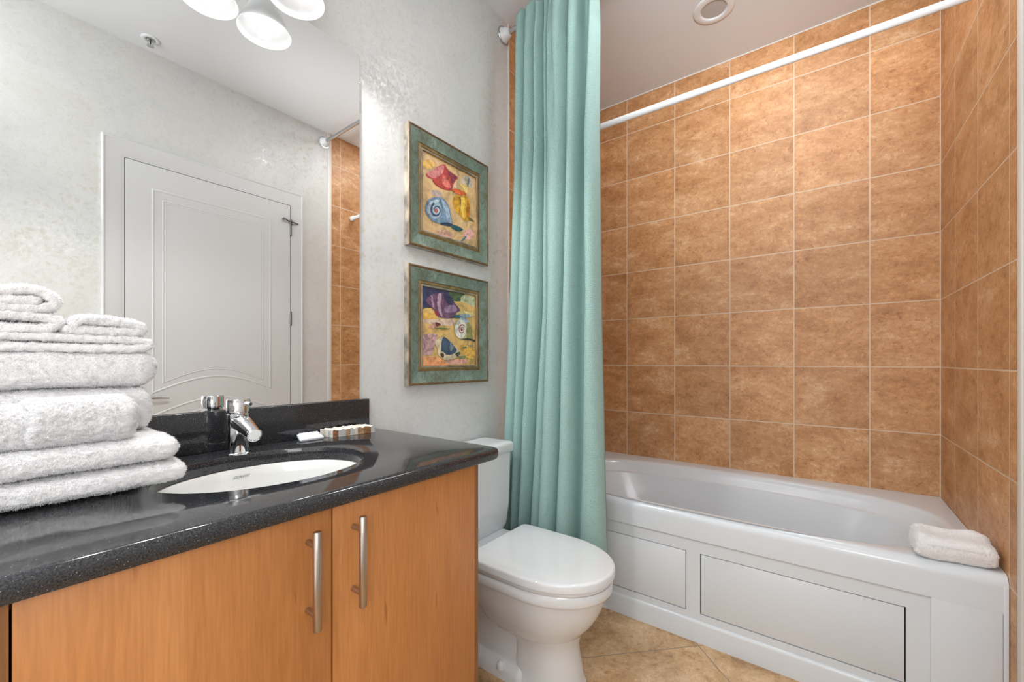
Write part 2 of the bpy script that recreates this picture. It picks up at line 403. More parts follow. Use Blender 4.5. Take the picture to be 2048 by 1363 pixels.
bm = bmesh.new(); add_box(bm, XF - 0.004, XF, YR, YR + 0.005, 0.5, ZC)
struct(fin('trim_4', bm, simple('corner_grout', (216, 198, 176), 0.6), smooth=False), 'pale grout line in the tiled corner', 'grout line')

# ------------------------------------------------------------------ door on the right wall (seen in the mirror)
DX0, DX1, DZ = 0.478, 1.338, 2.222
yd = YR
bm = bmesh.new()
CX0, CX1, CZ = 0.386, 1.428, 2.322
def casing_piece(bm, pts_outer, pts_inner):
    # mitred board with a stepped profile
    prof = [(0.0, 0.0), (0.0, 0.016), (0.03, 0.019), (0.10, 0.019), (0.16, 0.0155), (0.85, 0.013), (0.9, 0.0115), (1.0, 0.011), (1.0, 0)]
    rings = []
    for (po, pi_) in zip(pts_outer, pts_inner):
        rings.append([Vector((po[0] + (pi_[0] - po[0]) * t, yd + h, po[1] + (pi_[1] - po[1]) * t)) for t, h in prof])
    add_loft(bm, rings, True, True, closed=True)
casing_piece(bm, [(CX0, 0), (CX0, CZ), (CX1, CZ), (CX1, 0)], [(DX0 - 0.004, 0), (DX0 - 0.004, DZ + 0.004), (DX1 + 0.004, DZ + 0.004), (DX1 + 0.004, 0)])
struct(fin('trim_5', bm, M['white_paint'], ang=0.3), 'white moulded casing around the door, seen in the mirror', 'door casing')
bm = bmesh.new(); add_box(bm, DX0 - 0.004, DX1 + 0.004, YR, YR + 0.0015, 0, DZ + 0.004)
struct(fin('trim_6', bm, M['gap'], smooth=False), 'near-black sheet painted as shade in the gap around the door leaf', 'gap')
door = thing('door_1', (DX0, YR, 0.008), 'closed white panelled door with arched panels, seen in the mirror', 'door'); struct(door)
box('door_leaf', DX0, DX1, YR + 0.002, YR + 0.014, 0.008, DZ, M['white_paint'], door, 0.001, 1)
def ridge(bm, pts, wid, h, y0, closed=True):
    """small raised bead following a flat outline (x,z)"""
    n = len(pts); rings = []
    for i in range(n):
        a = Vector((pts[(i - 1) % n][0], pts[(i - 1) % n][1])); p = Vector((pts[i][0], pts[i][1])); c = Vector((pts[(i + 1) % n][0], pts[(i + 1) % n][1]))
        d1 = (p - a).normalized(); d2 = (c - p).normalized()
        n1 = Vector((-d1.y, d1.x)); n2 = Vector((-d2.y, d2.x)); mid = (n1 + n2).normalized(); k = 1 / max(0.5, mid.dot(n1))
        ring = []
        for t in (-1, -0.5, 0, 0.5, 1):
            q = p + mid * (wid / 2 * t * k)
            ring.append(Vector((q.x, y0 + h * math.cos(t * PI / 2), q.y)))
        rings.append(ring)
    rings.append(rings[0])
    R = add_loft(bm, rings, False, False, closed=False)
def arch_outline(x0, x1, zb, zt, rise_b=0.0, rise_t=0.0, n=18):
    p = []
    for i in range(n + 1):
        t = i / n; p.append((x0 + (x1 - x0) * t, zb + rise_b * math.sin(PI * t)))
    if rise_t:
        for i in range(n + 1):
            t = i / n; p.append((x1 - (x1 - x0) * t, zt + rise_t * math.sin(PI * t)))
    else: p += [(x1, zt), (x0, zt)]
    return p
YD = YR + 0.0138
for (zb, zt, rb, rt_, nm) in ((0.955, 2.090, 0.085, 0, 'upper'), (0.16, 0.825, 0.0, 0.085, 'lower')):
    bm = bmesh.new()
    ridge(bm, arch_outline(0.592, 1.208, zb, zt, rb, rt_), 0.013, 0.0028, YD)
    ridge(bm, arch_outline(0.637, 1.163, zb + 0.055, zt - 0.05, rb * 0.9, rt_ * 0.9), 0.008, 0.0022, YD)
    ridge(bm, arch_outline(0.650, 1.150, zb + 0.068, zt - 0.062, rb * 0.88, rt_ * 0.88), 0.004, 0.0015, YD)
    fin('door_panel', bm, M['white_paint'], door)
for hz in (2.06, 1.432, 0.35):
    bm = bmesh.new()
    add_tube(bm, [(DX1 + 0.004, YR + 0.016, hz - 0.048), (DX1 + 0.004, YR + 0.016, hz + 0.048)], 0.006, 12)
    if hz > 2:
        add_tube(bm, [(DX1 - 0.045, YR + 0.030, hz + 0.058), (DX1 - 0.01, YR + 0.022, hz + 0.050), (DX1 + 0.02, YR + 0.026, hz + 0.048), (DX1 + 0.05, YR + 0.02, hz + 0.045)], 0.005, 10)
        add_tube(bm, [(DX1 + 0.004, YR + 0.018, hz + 0.03), (DX1 + 0.004, YR + 0.02, hz + 0.062)], 0.008, 10)
        add_lathe(bm, (DX1 - 0.045, YR + 0.014, hz + 0.058), [(0.008, 0), (0.009, 0.012), (0.004, 0.02)], 12, (0, 1, 0))
    fin('hinge', bm, M['dark_metal'], door)
bm = bmesh.new()
add_lathe(bm, (0.545, YR + 0.014, 0.93), [(0.027, 0), (0.027, 0.006), (0.012, 0.010), (0.010, 0.045)], 24, (0, 1, 0))
add_tube(bm, [(0.545, YR + 0.055, 0.93), (0.575, YR + 0.06, 0.931), (0.62, YR + 0.058, 0.929), (0.655, YR + 0.052, 0.925)], [0.009, 0.009, 0.008, 0.006], 12)
fin('door_handle', bm, M['rod_metal'], door)

# ------------------------------------------------------------------ mirror
mir = thing('wall_mirror', (0.325, 0, 1.0), 'large frameless wall mirror above the black worktop', 'mirror')
bm = bmesh.new(); add_box(bm, -0.125, 0.776, -0.0050, -0.0004, 1.001, 2.195, 0, mi=0)
for f in bm.faces:
    f.normal_update()
    f.material_index = 0 if f.normal.y < -0.9 else 1
fin('glass', bm, [M['mirror'], M['mirror_edge']], mir, smooth=False, recalc=False)

# ------------------------------------------------------------------ vanity cabinet
CT = 0.895
cab = thing('vanity_cabinet', (0.36, -0.27, 0), 'flat-fronted orange maple vanity cabinet under the black worktop', 'cabinet')
bm = bmesh.new()
add_box(bm, -0.047, -0.030, -0.562, -0.004, 0.10, 0.8605)      # side panels, bottom, back, rails
add_box(bm, 0.7545, 0.768, -0.562, -0.004, 0.10, 0.8605)
add_box(bm, -0.030, 0.7545, -0.540, -0.004, 0.10, 0.118)
add_box(bm, -0.030, 0.7545, -0.016, -0.004, 0.118, 0.8605)
add_box(bm, -0.030, 0.7545, -0.542, -0.450, 0.8425, 0.8605)
add_box(bm, -0.010, 0.735, -0.49, -0.474, 0.0, 0.10)
add_box(bm, 0.347, 0.363, -0.540, -0.523, 0.118, 0.8425)
fin('carcass', bm, M['wood_in'], cab, smooth=False)
for x0, x1, hx, sd in ((-0.0275, 0.3535, 0.309, 1), (0.3565, 0.7515, 0.398, -1)):
    d = box('door', x0, x1, -0.565, -0.544, 0.105, 0.8585, M['wood'], cab, 0.0012, 2)
    d['label'] = 'flat maple door ' + ('on the left' if sd == 1 else 'on the right')
    bm = bmesh.new()
    add_tube(bm, [(hx, -0.598, 0.665), (hx, -0.598, 0.6665), (hx, -0.598, 0.8355), (hx, -0.598, 0.837)], [0.0062, 0.0073, 0.0073, 0.0062], 24)
    for hz in (0.690, 0.811):
        add_tube(bm, [(hx, -0.5655, hz), (hx, -0.592, hz)], 0.0052, 16)
    fin('handle', bm, M['nickel'], d)

# ------------------------------------------------------------------ worktop with oval cut-out
SX, SY, SA, SB = 0.362, -0.288, 0.214, 0.174
top = thing('worktop', (0.36, -0.29, 0.862), 'glossy black speckled granite worktop with rounded front edge and upstand', 'countertop')
def worktop_slab():
    bm = bmesh.new()
    X0, X1, Y0, Y1 = -0.125, 0.838, -0.586, -0.0008
    z1, z0 = CT, 0.8615
    n = 96
    def outer_pt(th, ins):
        # ray from the sink centre to the rectangle inset by ins (front and right edges only)
        dx, dy = math.cos(th), math.sin(th)
        xr, yf = X1 - ins, Y0 + ins
        t = min([(xr - SX) / dx if dx > 1e-9 else 9, (X0 - SX) / dx if dx < -1e-9 else 9, (Y1 - SY) / dy if dy > 1e-9 else 9, (yf - SY) / dy if dy < -1e-9 else 9])
        return SX + dx * t, SY + dy * t
    ths = [2 * PI * i / n for i in range(n)]
    for ins in (0.0,):
        for cx, cy in ((X1, Y0), (X0, Y0), (X1, Y1), (X0, Y1)):
            ths.append(math.atan2(cy - SY, cx - SX) % (2 * PI))
    ths = sorted(set(round(t, 6) for t in ths))
    def oval(a, b_, z): return [Vector((SX + a * math.cos(t), SY + b_ * math.sin(t), z)) for t in ths]
    def outer(ins, z):
        out = []
        for t in ths:
            x, y = outer_pt(t, 0)
            x = min(x, X1 - ins); y = max(y, Y0 + ins)
            # round the plan of the front right corner
            r = 0.022; cx, cy = X1 - r, Y0 + r
            if x > cx and y < cy:
                v = Vector((x - cx, y - cy)); 
                rr = r - ins
                if v.length > max(rr, 1e-4): v = v.normalized() * max(rr, 1e-4)
                x, y = cx + v.x, cy + v.y
            out.append(Vector((x, y, z)))
        return out
    rings = [outer(0.012, z0), outer(0.004, z0 + 0.003), outer(0.0, z0 + 0.010), outer(0.0, z1 - 0.013)]
    for k in range(1, 6):
        a = k / 6 * PI / 2
        rings.append(outer(0.013 * (1 - math.cos(a)), z1 - 0.013 + 0.013 * math.sin(a)))
    rings.append(outer(0.013, z1))
    mid = [Vector((p.x * 0.5 + q.x * 0.5, p.y * 0.5 + q.y * 0.5, z1)) for p, q in zip(outer(0.013, z1), oval(SA + 0.004, SB + 0.004, z1))]
    rings += [mid, oval(SA + 0.003, SB + 0.003, z1), oval(SA + 0.0008, SB + 0.0008, z1 - 0.0010), oval(SA, SB, z1 - 0.0035), oval(SA, SB, z0 + 0.002), oval(SA + 0.002, SB + 0.002, z0), outer(0.012, z0)]
    add_loft(bm, rings, False, False)
    bmesh.ops.remove_doubles(bm, verts=bm.verts, dist=1e-5)
    return bm
fin('slab', worktop_slab(), M['granite'], top, ang=0.6)
bs = box('upstand', -0.125, 0.806, -0.020, -0.0008, CT + 0.0002, 1.0005, M['granite'], top, 0.0022, 3)

# ------------------------------------------------------------------ sink
sk = thing('sink', (SX, SY, 0.70), 'oval white undermount washbasin set into the worktop', 'sink')
bm = bmesh.new()
prof = [(1.06, 0.0), (1.00, -0.0006), (0.985, -0.006), (0.965, -0.03), (0.93, -0.07), (0.84, -0.11), (0.66, -0.138), (0.40, -0.148), (0.12, -0.150)]
rings = []
for s, dz in prof:
    rings.append([Vector((SX + (SA - 0.002) * s * math.cos(2 * PI * i / 64), SY + (SB - 0.002) * s * math.sin(2 * PI * i / 64), 0.8610 + dz)) for i in range(64)])
outerp = [(0.12, -0.160), (0.42, -0.158), (0.68, -0.148), (0.87, -0.12), (0.97, -0.075), (1.02, -0.03), (1.06, -0.012), (1.06, 0.0)]
for s, dz in outerp:
    rings.append([Vector((SX + (SA - 0.002) * s * math.cos(2 * PI * i / 64), SY + (SB - 0.002) * s * math.sin(2 * PI * i / 64), 0.8610 + dz)) for i in range(64)])
add_loft(bm, rings, False, False)
fin('basin', bm, M['sink'], sk, ang=0.9)
lathe('drain', (SX, SY, 0.7005), [(0.024, 0.0), (0.024, 0.012), (0.019, 0.0135), (0.006, 0.0125)], M['chrome'], sk, 28)
# grey maker's lettering printed on the bowl
tcv = bpy.data.curves.new('lettering', 'FONT'); tcv.body = 'DURAVIT'; tcv.size = 0.0088; tcv.extrude = 0.0002; tcv.shear = 0.35
to = bpy.data.objects.new('lettering_tmp', tcv); COL.objects.link(to)
bpy.context.view_layer.update()
me = bpy.data.meshes.new_from_object(to); bpy.data.objects.remove(to)
me.materials.append(M['grey_ink'])
LETTER = link('lettering', me, None, False)
def place_lettering():
    cx, cz = 0.372, 0.838
    ys = SY + (SB - 0.002) * 0.975 * math.sqrt(max(0, 1 - ((cx - SX) / (SA * 0.975)) ** 2))
    # follow the bowl wall: reads from the front, leaning back with the wall
    mt = Matrix.Translation((cx - 0.024, ys - 0.0025, cz)) @ Matrix.Rotation(math.radians(84), 4, 'X')
    LETTER.data.transform(mt)
    for v in LETTER.data.vertices:
        t = ((v.co.x - SX) / (SA * 0.96)); 
    LETTER.parent = sk
    LETTER.data.transform(Matrix.Translation(-Vector(sk.location)))
place_lettering()
LETTER['label'] = 'small grey slanted lettering on the bowl'

# ------------------------------------------------------------------ faucet
FX, FY = 0.369, -0.094
fa = thing('faucet', (FX, FY, CT), 'chrome single lever basin tap on the worktop behind the sink', 'faucet')
lathe('base_ring', (FX, FY, CT), [(0.0285, 0.0), (0.0285, 0.003), (0.0265, 0.0045), (0.024, 0.005)], M['chrome'], fa, 40)
lathe('body', (FX, FY, CT + 0.004), [(0.0245, 0), (0.0245, 0.055), (0.0248, 0.085), (0.0248, 0.097), (0.0235, 0.0985), (0.0235, 0.102)], M['chrome'], fa, 48)
bm = bmesh.new()
sp = []
path = [(FX, FY - 0.004, CT + 0.083), (FX, FY - 0.030, CT + 0.079), (FX, FY - 0.062, CT + 0.070), (FX, FY - 0.092, CT + 0.0595)]
rad = [0.0225, 0.0215, 0.0190, 0.0165]
add_tube(bm, path, rad, 32)
fin('spout', bm, M['chrome'], fa)
sdir = Vector((0, -0.093, -0.030)).normalized()
lathe('aerator', (FX, FY - 0.092, CT + 0.0595), [(0.0165, -0.001), (0.0170, 0.003), (0.0170, 0.008), (0.0148, 0.0095), (0.0135, 0.0070), (0.002, 0.0066)], M['chrome'], fa, 32, sdir)
hd = lathe('lever_head', (FX, FY, CT + 0.1065), [(0.0235, -0.001), (0.0268, 0.0015), (0.0268, 0.030), (0.0250, 0.0335), (0.018, 0.0355), (0.004, 0.0362)], M['chrome'], fa, 48)
bm = bmesh.new()
add_tube(bm, [(FX + 0.010, FY - 0.022, CT + 0.131), (FX + 0.012, FY - 0.034, CT + 0.130), (FX + 0.0125, FY - 0.043, CT + 0.128)], [0.0055, 0.0050, 0.0042], 16)
fin('lever_pin', bm, M['chrome'], fa)

# ------------------------------------------------------------------ soap dish, packet
SD = [(0.624, -0.024), (0.630, -0.088), (0.771, -0.101), (0.768, -0.038)]   # plan corners bl, fl, fr, br
m_sd, nt, b = newmat('shell_mosaic')
tc = N(nt, 'ShaderNodeTexCoord')
mp = N(nt, 'ShaderNodeMapping'); mp.inputs['Scale'].default_value = (62, 40, 0.01); L(nt, tc.outputs['Object'], mp.inputs['Vector'])
v = N(nt, 'ShaderNodeTexVoronoi', i_Scale=1.0, distance='CHEBYCHEV', i_Randomness=0.6); L(nt, mp.outputs[0], v.inputs['Vector'])
r = ramp(nt, [(0.0, lin((232, 226, 218))), (0.35, lin((226, 218, 206))), (0.62, lin((196, 192, 186))), (0.8, lin((160, 112, 72))), (0.95, lin((226, 216, 204)))]); r.color_ramp.interpolation = 'CONSTANT'
sepc = N(nt, 'ShaderNodeSeparateColor'); L(nt, v.outputs['Color'], sepc.inputs[0]); L(nt, sepc.outputs[0], r.inputs[0])
nn = N(nt, 'ShaderNodeTexNoise', i_Scale=70, i_Detail=5, i_Distortion=2.0); L(nt, tc.outputs['Object'], nn.inputs['Vector'])
rr = ramp(nt, [(0.35, (0.38, 0.34, 0.3, 1)), (0.6, (0.6, 0.6, 0.6, 1))]); L(nt, nn.outputs['Fac'], rr.inputs[0])
mx = N(nt, 'ShaderNodeMix', data_type='RGBA', blend_type='OVERLAY'); mx.inputs[0].default_value = 0.8; L(nt, r.outputs[0], mx.inputs[6]); L(nt, rr.outputs[0], mx.inputs[7])
L(nt, mx.outputs[2], b.inputs['Base Color']); b.inputs['Roughness'].default_value = 0.25
m_b1 = simple('brown_shell', (168, 122, 84), 0.25, var=0.35, vscale=120)
m_b2 = simple('tan_shell', (196, 160, 124), 0.25, var=0.3, vscale=120)
m_g1 = simple('grey_shell', (196, 196, 194), 0.25, var=0.06, vscale=80)
m_w1 = simple('ivory_shell', (226, 216, 200), 0.25, var=0.12, vscale=90)
m_st = simple('cream_shell', (242, 234, 224), 0.35, bump=0.5, bscale=60, var=0.1, vscale=40)
bm = bmesh.new()
nx, ny = 40, 14
def sdp(s, t, z):
    a = Vector((*SD[1], 0)).lerp(Vector((*SD[2], 0)), s); c = Vector((*SD[0], 0)).lerp(Vector((*SD[3], 0)), s)
    p = a.lerp(c, t); return Vector((p.x, p.y, z))
def sdz(s, t):
    e = min(s, 1 - s) * 0.14; f = min(t, 1 - t) * 0.05
    d = min(e, f)
    z = CT + 0.0225
    if d > 0.010: z -= min(0.009, (d - 0.010) * 1.6)
    return z + 0.0016 * math.sin(s * 34) * math.cos(t * 9) + 0.001 * math.sin(s * 61 + t * 20)
G = [[bm.verts.new(sdp(i / nx, j / ny, sdz(i / nx, j / ny))) for j in range(ny + 1)] for i in range(nx + 1)]
for i in range(nx):
    for j in range(ny): bm.faces.new((G[i][j], G[i + 1][j], G[i + 1][j + 1], G[i][j + 1])).material_index = 1
border = [(i, 0) for i in range(nx + 1)] + [(nx, j) for j in range(1, ny + 1)] + [(i, ny) for i in range(nx - 1, -1, -1)] + [(0, j) for j in range(ny - 1, 0, -1)]
bot = []
for (i, j) in border:
    q = sdp(i / nx, j / ny, CT + 0.0006); bot.append(bm.verts.new(q))
FSEG = [(0.13, 2), (0.30, 4), (0.39, 3), (0.49, 4), (0.585, 5), (0.73, 3), (0.90, 2), (1.01, 4)]
for k in range(len(border)):
    k2 = (k + 1) % len(border)
    i, j = border[k]
    f = bm.faces.new((G[i][j], bot[k], bot[k2], G[border[k2][0]][border[k2][1]]))
    if j == 0 and i < nx: f.material_index = next(m_ for lim, m_ in FSEG if (i + 0.5) / nx < lim)
    elif i == 0 or i == nx: f.material_index = (1, 4, 1, 5)[(j // 3) % 4]
    else: f.material_index = (2, 4, 5, 1)[(i // 5) % 4]
bm.faces.new(list(reversed(bot)))
o = settle(fin('soap_dish', bm, [m_sd, m_st, m_b1, m_b2, m_g1, m_w1], ang=0.5), (0.703, -0.07, CT))
tag(o, 'cream and brown shell mosaic soap dish on the black worktop', 'soap dish')
bm = bmesh.new()
PK = [(0.550, -0.024), (0.533, -0.080), (0.607, -0.083), (0.616, -0.030)]
n1, n2 = 22, 14
def pkp(s, t):
    a = Vector((*PK[1], 0)).lerp(Vector((*PK[2], 0)), s); c = Vector((*PK[0], 0)).lerp(Vector((*PK[3], 0)), s); return a.lerp(c, t)
def bulge(s, t):
    e = min(s, 1 - s) ; f = min(t, 1 - t)
    return 0.0078 * min(1, 0.25 + e * 9) * min(1, 0.3 + f * 6) + 0.001 * noise.noise(Vector((s * 9, t * 7, 0)))
Tt = [[bm.verts.new(pkp(i / n1, j / n2) + Vector((0, 0, CT + 0.0045 + 0.009 * (j / n2) ** 1.3 + bulge(i / n1, j / n2)))) for j in range(n2 + 1)] for i in range(n1 + 1)]
Bt = [[(Tt[i][j] if i in (0, n1) or j in (0, n2) else bm.verts.new(pkp(i / n1, j / n2) + Vector((0, 0, CT + 0.0040 - 0.55 * bulge(i / n1, j / n2))))) for j in range(n2 + 1)] for i in range(n1 + 1)]
for i in range(n1):
    for j in range(n2):
        bm.faces.new((Tt[i][j], Tt[i + 1][j], Tt[i + 1][j + 1], Tt[i][j + 1])); bm.faces.new((Bt[i][j], Bt[i][j + 1], Bt[i + 1][j + 1], Bt[i + 1][j]))
o = settle(fin('soap_packet', bm, simple('white_wrapper', (236, 240, 248), 0.35, bump=0.6, bscale=90), ang=2), (0.58, -0.06, CT))
tag(o, 'small white wrapped soap packet beside the shell soap dish', 'soap packet')

# ------------------------------------------------------------------ towels
def fuzz(bm, amp, sc, amp2=0.0, sc2=30):
    bm.normal_update()
    for v in bm.verts:
        n = noise.noise(v.co * sc); n2 = noise.noise(v.co * sc2 + Vector((5, 1, 3)))
        v.co += v.normal * (amp * n + amp2 * n2 + 0.0016 * random.uniform(-1, 1))
def folded_towel(name, prof, thick, y0, y1, label, group, mat='terry', ends=0.012, res=0.004, wave=0.002):
    """cloth of the given thickness following the x-z polyline prof, running along y"""
    # resample the polyline
    P = [Vector((p[0], p[1])) for p in prof]
    pts = []
    # smooth by Catmull-Rom
    for i in range(len(P) - 1):
        p0 = P[max(i - 1, 0)]; p1 = P[i]; p2 = P[i + 1]; p3 = P[min(i + 2, len(P) - 1)]
        n = max(2, int((p2 - p1).length / 0.006))
        for k in range(n):
            t = k / n
            pts.append(0.5 * ((2 * p1) + (-p0 + p2) * t + (2 * p0 - 5 * p1 + 4 * p2 - p3) * t * t + (-p0 + 3 * p1 - 3 * p2 + p3) * t ** 3))
    pts.append(P[-1])
    h = thick / 2
    # closed outline around the polyline (right side out, round ends)
    def nrm(i):
        a = pts[max(i - 1, 0)]; c = pts[min(i + 1, len(pts) - 1)]; d = (c - a).normalized(); return Vector((-d.y, d.x))
    outl = [pts[i] + nrm(i) * h for i in range(len(pts))]
    ne = nrm(len(pts) - 1); de = Vector((ne.y, -ne.x))
    for k in range(1, 6):
        a = PI * k / 6; outl.append(pts[-1] + ne * h * math.cos(a) + de * h * math.sin(a))
    outl += [pts[i] - nrm(i) * h for i in range(len(pts) - 1, -1, -1)]
    ns = nrm(0); ds = Vector((ns.y, -ns.x))
    for k in range(1, 6):
        a = PI * k / 6; outl.append(pts[0] - ns * h * math.cos(a) - ds * h * math.sin(a))
    # sections along y with a rounded rim at both ends
    ny = max(8, int(abs(y1 - y0) / 0.008)); rings = []
    cen = None
    secs = []
    for k in range(5): a = PI / 2 * k / 4; secs.append((y0 + ends * (1 - math.sin(a)) * (1 if y1 > y0 else -1), 1 - (1 - math.cos(a - PI / 2)) ))
    secs = [(y0 + ends * (1 - math.cos(PI / 2 * k / 4)) * (1 if y1 > y0 else -1), math.sin(PI / 2 * k / 4)) for k in range(0, 5)]
    secs += [(y0 + (y1 - y0) * (0.0 + k / ny), 1.0) for k in range(1, ny) if abs((y1 - y0) * k / ny) > ends and abs((y1 - y0) * (1 - k / ny)) > ends]
    secs += [(y1 - ends * (1 - math.cos(PI / 2 * k / 4)) * (1 if y1 > y0 else -1), math.sin(PI / 2 * k / 4)) for k in range(4, -1, -1)]
    m_ = len(pts)
    # index of centre point for each outline vertex
    cidx = list(range(m_)) + [m_ - 1] * 5 + list(range(m_ - 1, -1, -1)) + [0] * 5
    seed = random.uniform(0, 50)
    for (yy, s) in secs:
        ring = []
        for q, ci in zip(outl, cidx):
            c = pts[ci]; p = c + (q - c) * (0.25 + 0.75 * s)
            dx = wave * noise.noise(Vector((yy * 12, seed, ci * 0.02))); dz = wave * noise.noise(Vector((yy * 10, ci * 0.08, seed)))
            ring.append(Vector((p.x + dx, yy, p.y + dz)))
        rings.append(ring)
    bm = bmesh.new(); 
    R = [[bm.verts.new(p) for p in r_] for r_ in rings]
    n = len(R[0])
    for a, b_ in zip(R, R[1:]):
        for i in range(n): j = (i + 1) % n; bm.faces.new((a[i], a[j], b_[j], b_[i]))
    # end caps: quads between the two sides of the ribbon
    for ring, flip in ((R[0], False), (R[-1], True)):
        for i in range(m_ - 1):
            a, b_, c, d = ring[i], ring[i + 1], ring[2 * m_ + 5 - 1 - (i + 1)], ring[2 * m_ + 5 - 1 - i]
            bm.faces.new((a, d, c, b_) if flip else (a, b_, c, d))
        capE = [ring[m_ - 1 + k] for k in range(0, 7)]; bm.faces.new(capE if flip is False else list(reversed(capE)))
        capS = [ring[2 * m_ + 4]] + [ring[2 * m_ + 5 + k] for k in range(5)] + [ring[0]]; bm.faces.new(capS if flip is False else list(reversed(capS)))
    bmesh.ops.recalc_face_normals(bm, faces=bm.faces)
    bmesh.ops.subdivide_edges(bm, edges=[e for e in bm.edges if e.calc_length() > 0.007], cuts=1, use_grid_fill=True)
    fuzz(bm, 0.0012, 160, 0.0016, 28)
    o = fin(name, bm, M[mat], ang=3)
    zb = min(v.co.z for v in o.data.vertices)
    settle(o, ((prof[0][0] + prof[-1][0]) / 2, (y0 + y1) / 2, zb))
    return tag(o, label, 'towel', group)
def pillow_towel(name, x0, x1, y0, y1, z0, z1, rx, rz, label, group, mat='terry', sag=0.0, warp=None, seed=0):
    """thick folded towel: superellipse section, rounded ends, bulging faces"""
    bm = bmesh.new()
    nu, nv = int((x1 - x0) / 0.005), 84
    cy, cz = (y0 + y1) / 2, (z0 + z1) / 2; hy, hz = (y1 - y0) / 2, (z1 - z0) / 2
    rings = []
    for i in range(nu + 1):
        # distance from each end
        x = x0 + (x1 - x0) * i / nu
        e = min(x - x0, x1 - x)
        k = 1.0
        if e < rx:
            k = math.sqrt(max(0.0, 1 - ((rx - e) / rx) ** 2))
        k = max(k, 0.02)
        ring = []
        for j in range(nv):
            a = 2 * PI * j / nv
            n_ = 2 / 5.0
            cc, ss = math.cos(a), math.sin(a)
            py = math.copysign(abs(cc) ** n_, cc); pz = math.copysign(abs(ss) ** (2 / 3.4), ss)
            yy = cy + (hy - (1 - k) * rz) * py
            zz = cz + hz * (0.12 + 0.88 * k) * pz if True else 0
            if warp: yy, zz = warp(x, yy, zz)
            ring.append(Vector((x, yy, zz)))
        rings.append(ring)
    add_loft(bm, rings)
    bmesh.ops.recalc_face_normals(bm, faces=bm.faces)
    for v in bm.verts:
        q = v.co * 14 + Vector((seed, seed * 2, 0))
        v.co.z += 0.0022 * noise.noise(q); v.co.y += 0.003 * noise.noise(q + Vector((9, 9, 9))); v.co.x += 0.003 * noise.noise(q + Vector((3, 7, 1)))
    fuzz(bm, 0.0012, 170, 0.0012, 40)
    zb = min(v.co.z for v in bm.verts)
    for v in bm.verts: v.co.z = max(v.co.z + (z0 - zb) , z0)
    o = fin(name, bm, M[mat], ang=3)
    settle(o, ((x0 + x1) / 2, cy, z0))
    return tag(o, label, 'towel', group)
GT = 'white towels stacked on the worktop'
tw1 = pillow_towel('bath_towel', -0.115, 0.206, -0.312, -0.050, CT + 0.0005, 0.938, 0.022, 0.02, 'thick folded white towel at the very bottom of the stack, resting on the worktop', GT, seed=1)
tw2 = pillow_towel('bath_towel', -0.115, 0.195, -0.306, -0.050, 0.9395, 0.9875, 0.024, 0.02, 'thick folded white towel second from the bottom, under the rolled one', GT, seed=2)
tw3 = pillow_towel('bath_towel', -0.115, 0.176, -0.208, -0.035, 0.9890, 1.0775, 0.020, 0.02, 'white folded towel standing behind the rolled hand towel', GT, seed=3)
tw4 = pillow_towel('bath_towel', -0.115, 0.186, -0.205, -0.033, 1.0790, 1.149, 0.030, 0.03, 'puffy folded white towel in the middle of the stack, above the rolled one', GT, seed=4)
# rolled hand towel lying in front
bm = bmesh.new()
def roll(bm, x0, x1, cy, cz, ry, rz, e=0.016):
    rings = []; n = int((x1 - x0) / 0.005)
    for i in range(n + 1):
        x = x0 + (x1 - x0) * i / n; d = min(x - x0, x1 - x); k = 1 if d > e else math.sqrt(max(0.0004, 1 - ((e - d) / e) ** 2))
        k = 0.45 + 0.55 * k if d > 0 else 0.40
        rings.append([Vector((x + 0.004 * math.sin(3 * a_), cy + ry * k * math.copysign(abs(math.cos(a_)) ** 0.8, math.cos(a_)), cz + rz * k * math.copysign(abs(math.sin(a_)) ** 0.8, math.sin(a_)))) for a_ in [2 * PI * j / 64 for j in range(64)]])
    add_loft(bm, rings)
roll(bm, -0.004, 0.135, -0.2560, 1.0290, 0.042, 0.0410)
roll(bm, -0.115, 0.030, -0.2540, 1.0250, 0.037, 0.0365)
bmesh.ops.recalc_face_normals(bm, faces=bm.faces)
for v in bm.verts: v.co += 0.003 * Vector((0, noise.noise(v.co * 16), noise.noise(v.co * 16 + Vector((4, 4, 4)))))
fuzz(bm, 0.0012, 170, 0.001, 40)
for v in bm.verts: v.co.z = max(v.co.z, 0.989)
o = settle(fin('rolled_towel', bm, M['terry'], ang=3), (0.0125, -0.255, 0.989))
tag(o, 'rolled white hand towel lying in front on the lower towels', 'towel', GT)
o = folded_towel('hand_towel', [(-0.115, 1.1575), (0.00, 1.1570), (0.10, 1.1565), (0.150, 1.1575), (0.172, 1.164), (0.160, 1.1735), (0.10, 1.1745), (0.00, 1.1760), (-0.10, 1.177)], 0.0165, -0.200, -0.045,
                 'thin folded white towel with its layered edge showing, just above the puffy one', GT)
o = folded_towel('washcloth', [(0.058, 1.1890), (0.10, 1.1890), (0.150, 1.1900), (0.160, 1.196), (0.150, 1.2050), (0.10, 1.2100), (0.072, 1.2080), (0.064, 1.1985)], 0.0185, -0.200, -0.050,
                 'small folded white cloth near the top, right of the topmost one', GT)
o = folded_towel('washcloth', [(-0.115, 1.1905), (0.00, 1.1890), (0.030, 1.1900), (0.0455, 1.2000), (0.034, 1.2090), (0.00, 1.2110), (-0.06, 1.2120), (-0.075, 1.2180), (-0.06, 1.2250), (0.00, 1.2250), (0.030, 1.2270), (0.042, 1.2370), (0.030, 1.2500), (0.008, 1.2560), (-0.02, 1.2500), (-0.055, 1.2440), (-0.060, 1.2380), (-0.03, 1.2350), (0.018, 1.2385)], 0.0185, -0.200, -0.055,
                 'topmost white cloth of the stack, folded in a loose S', GT)


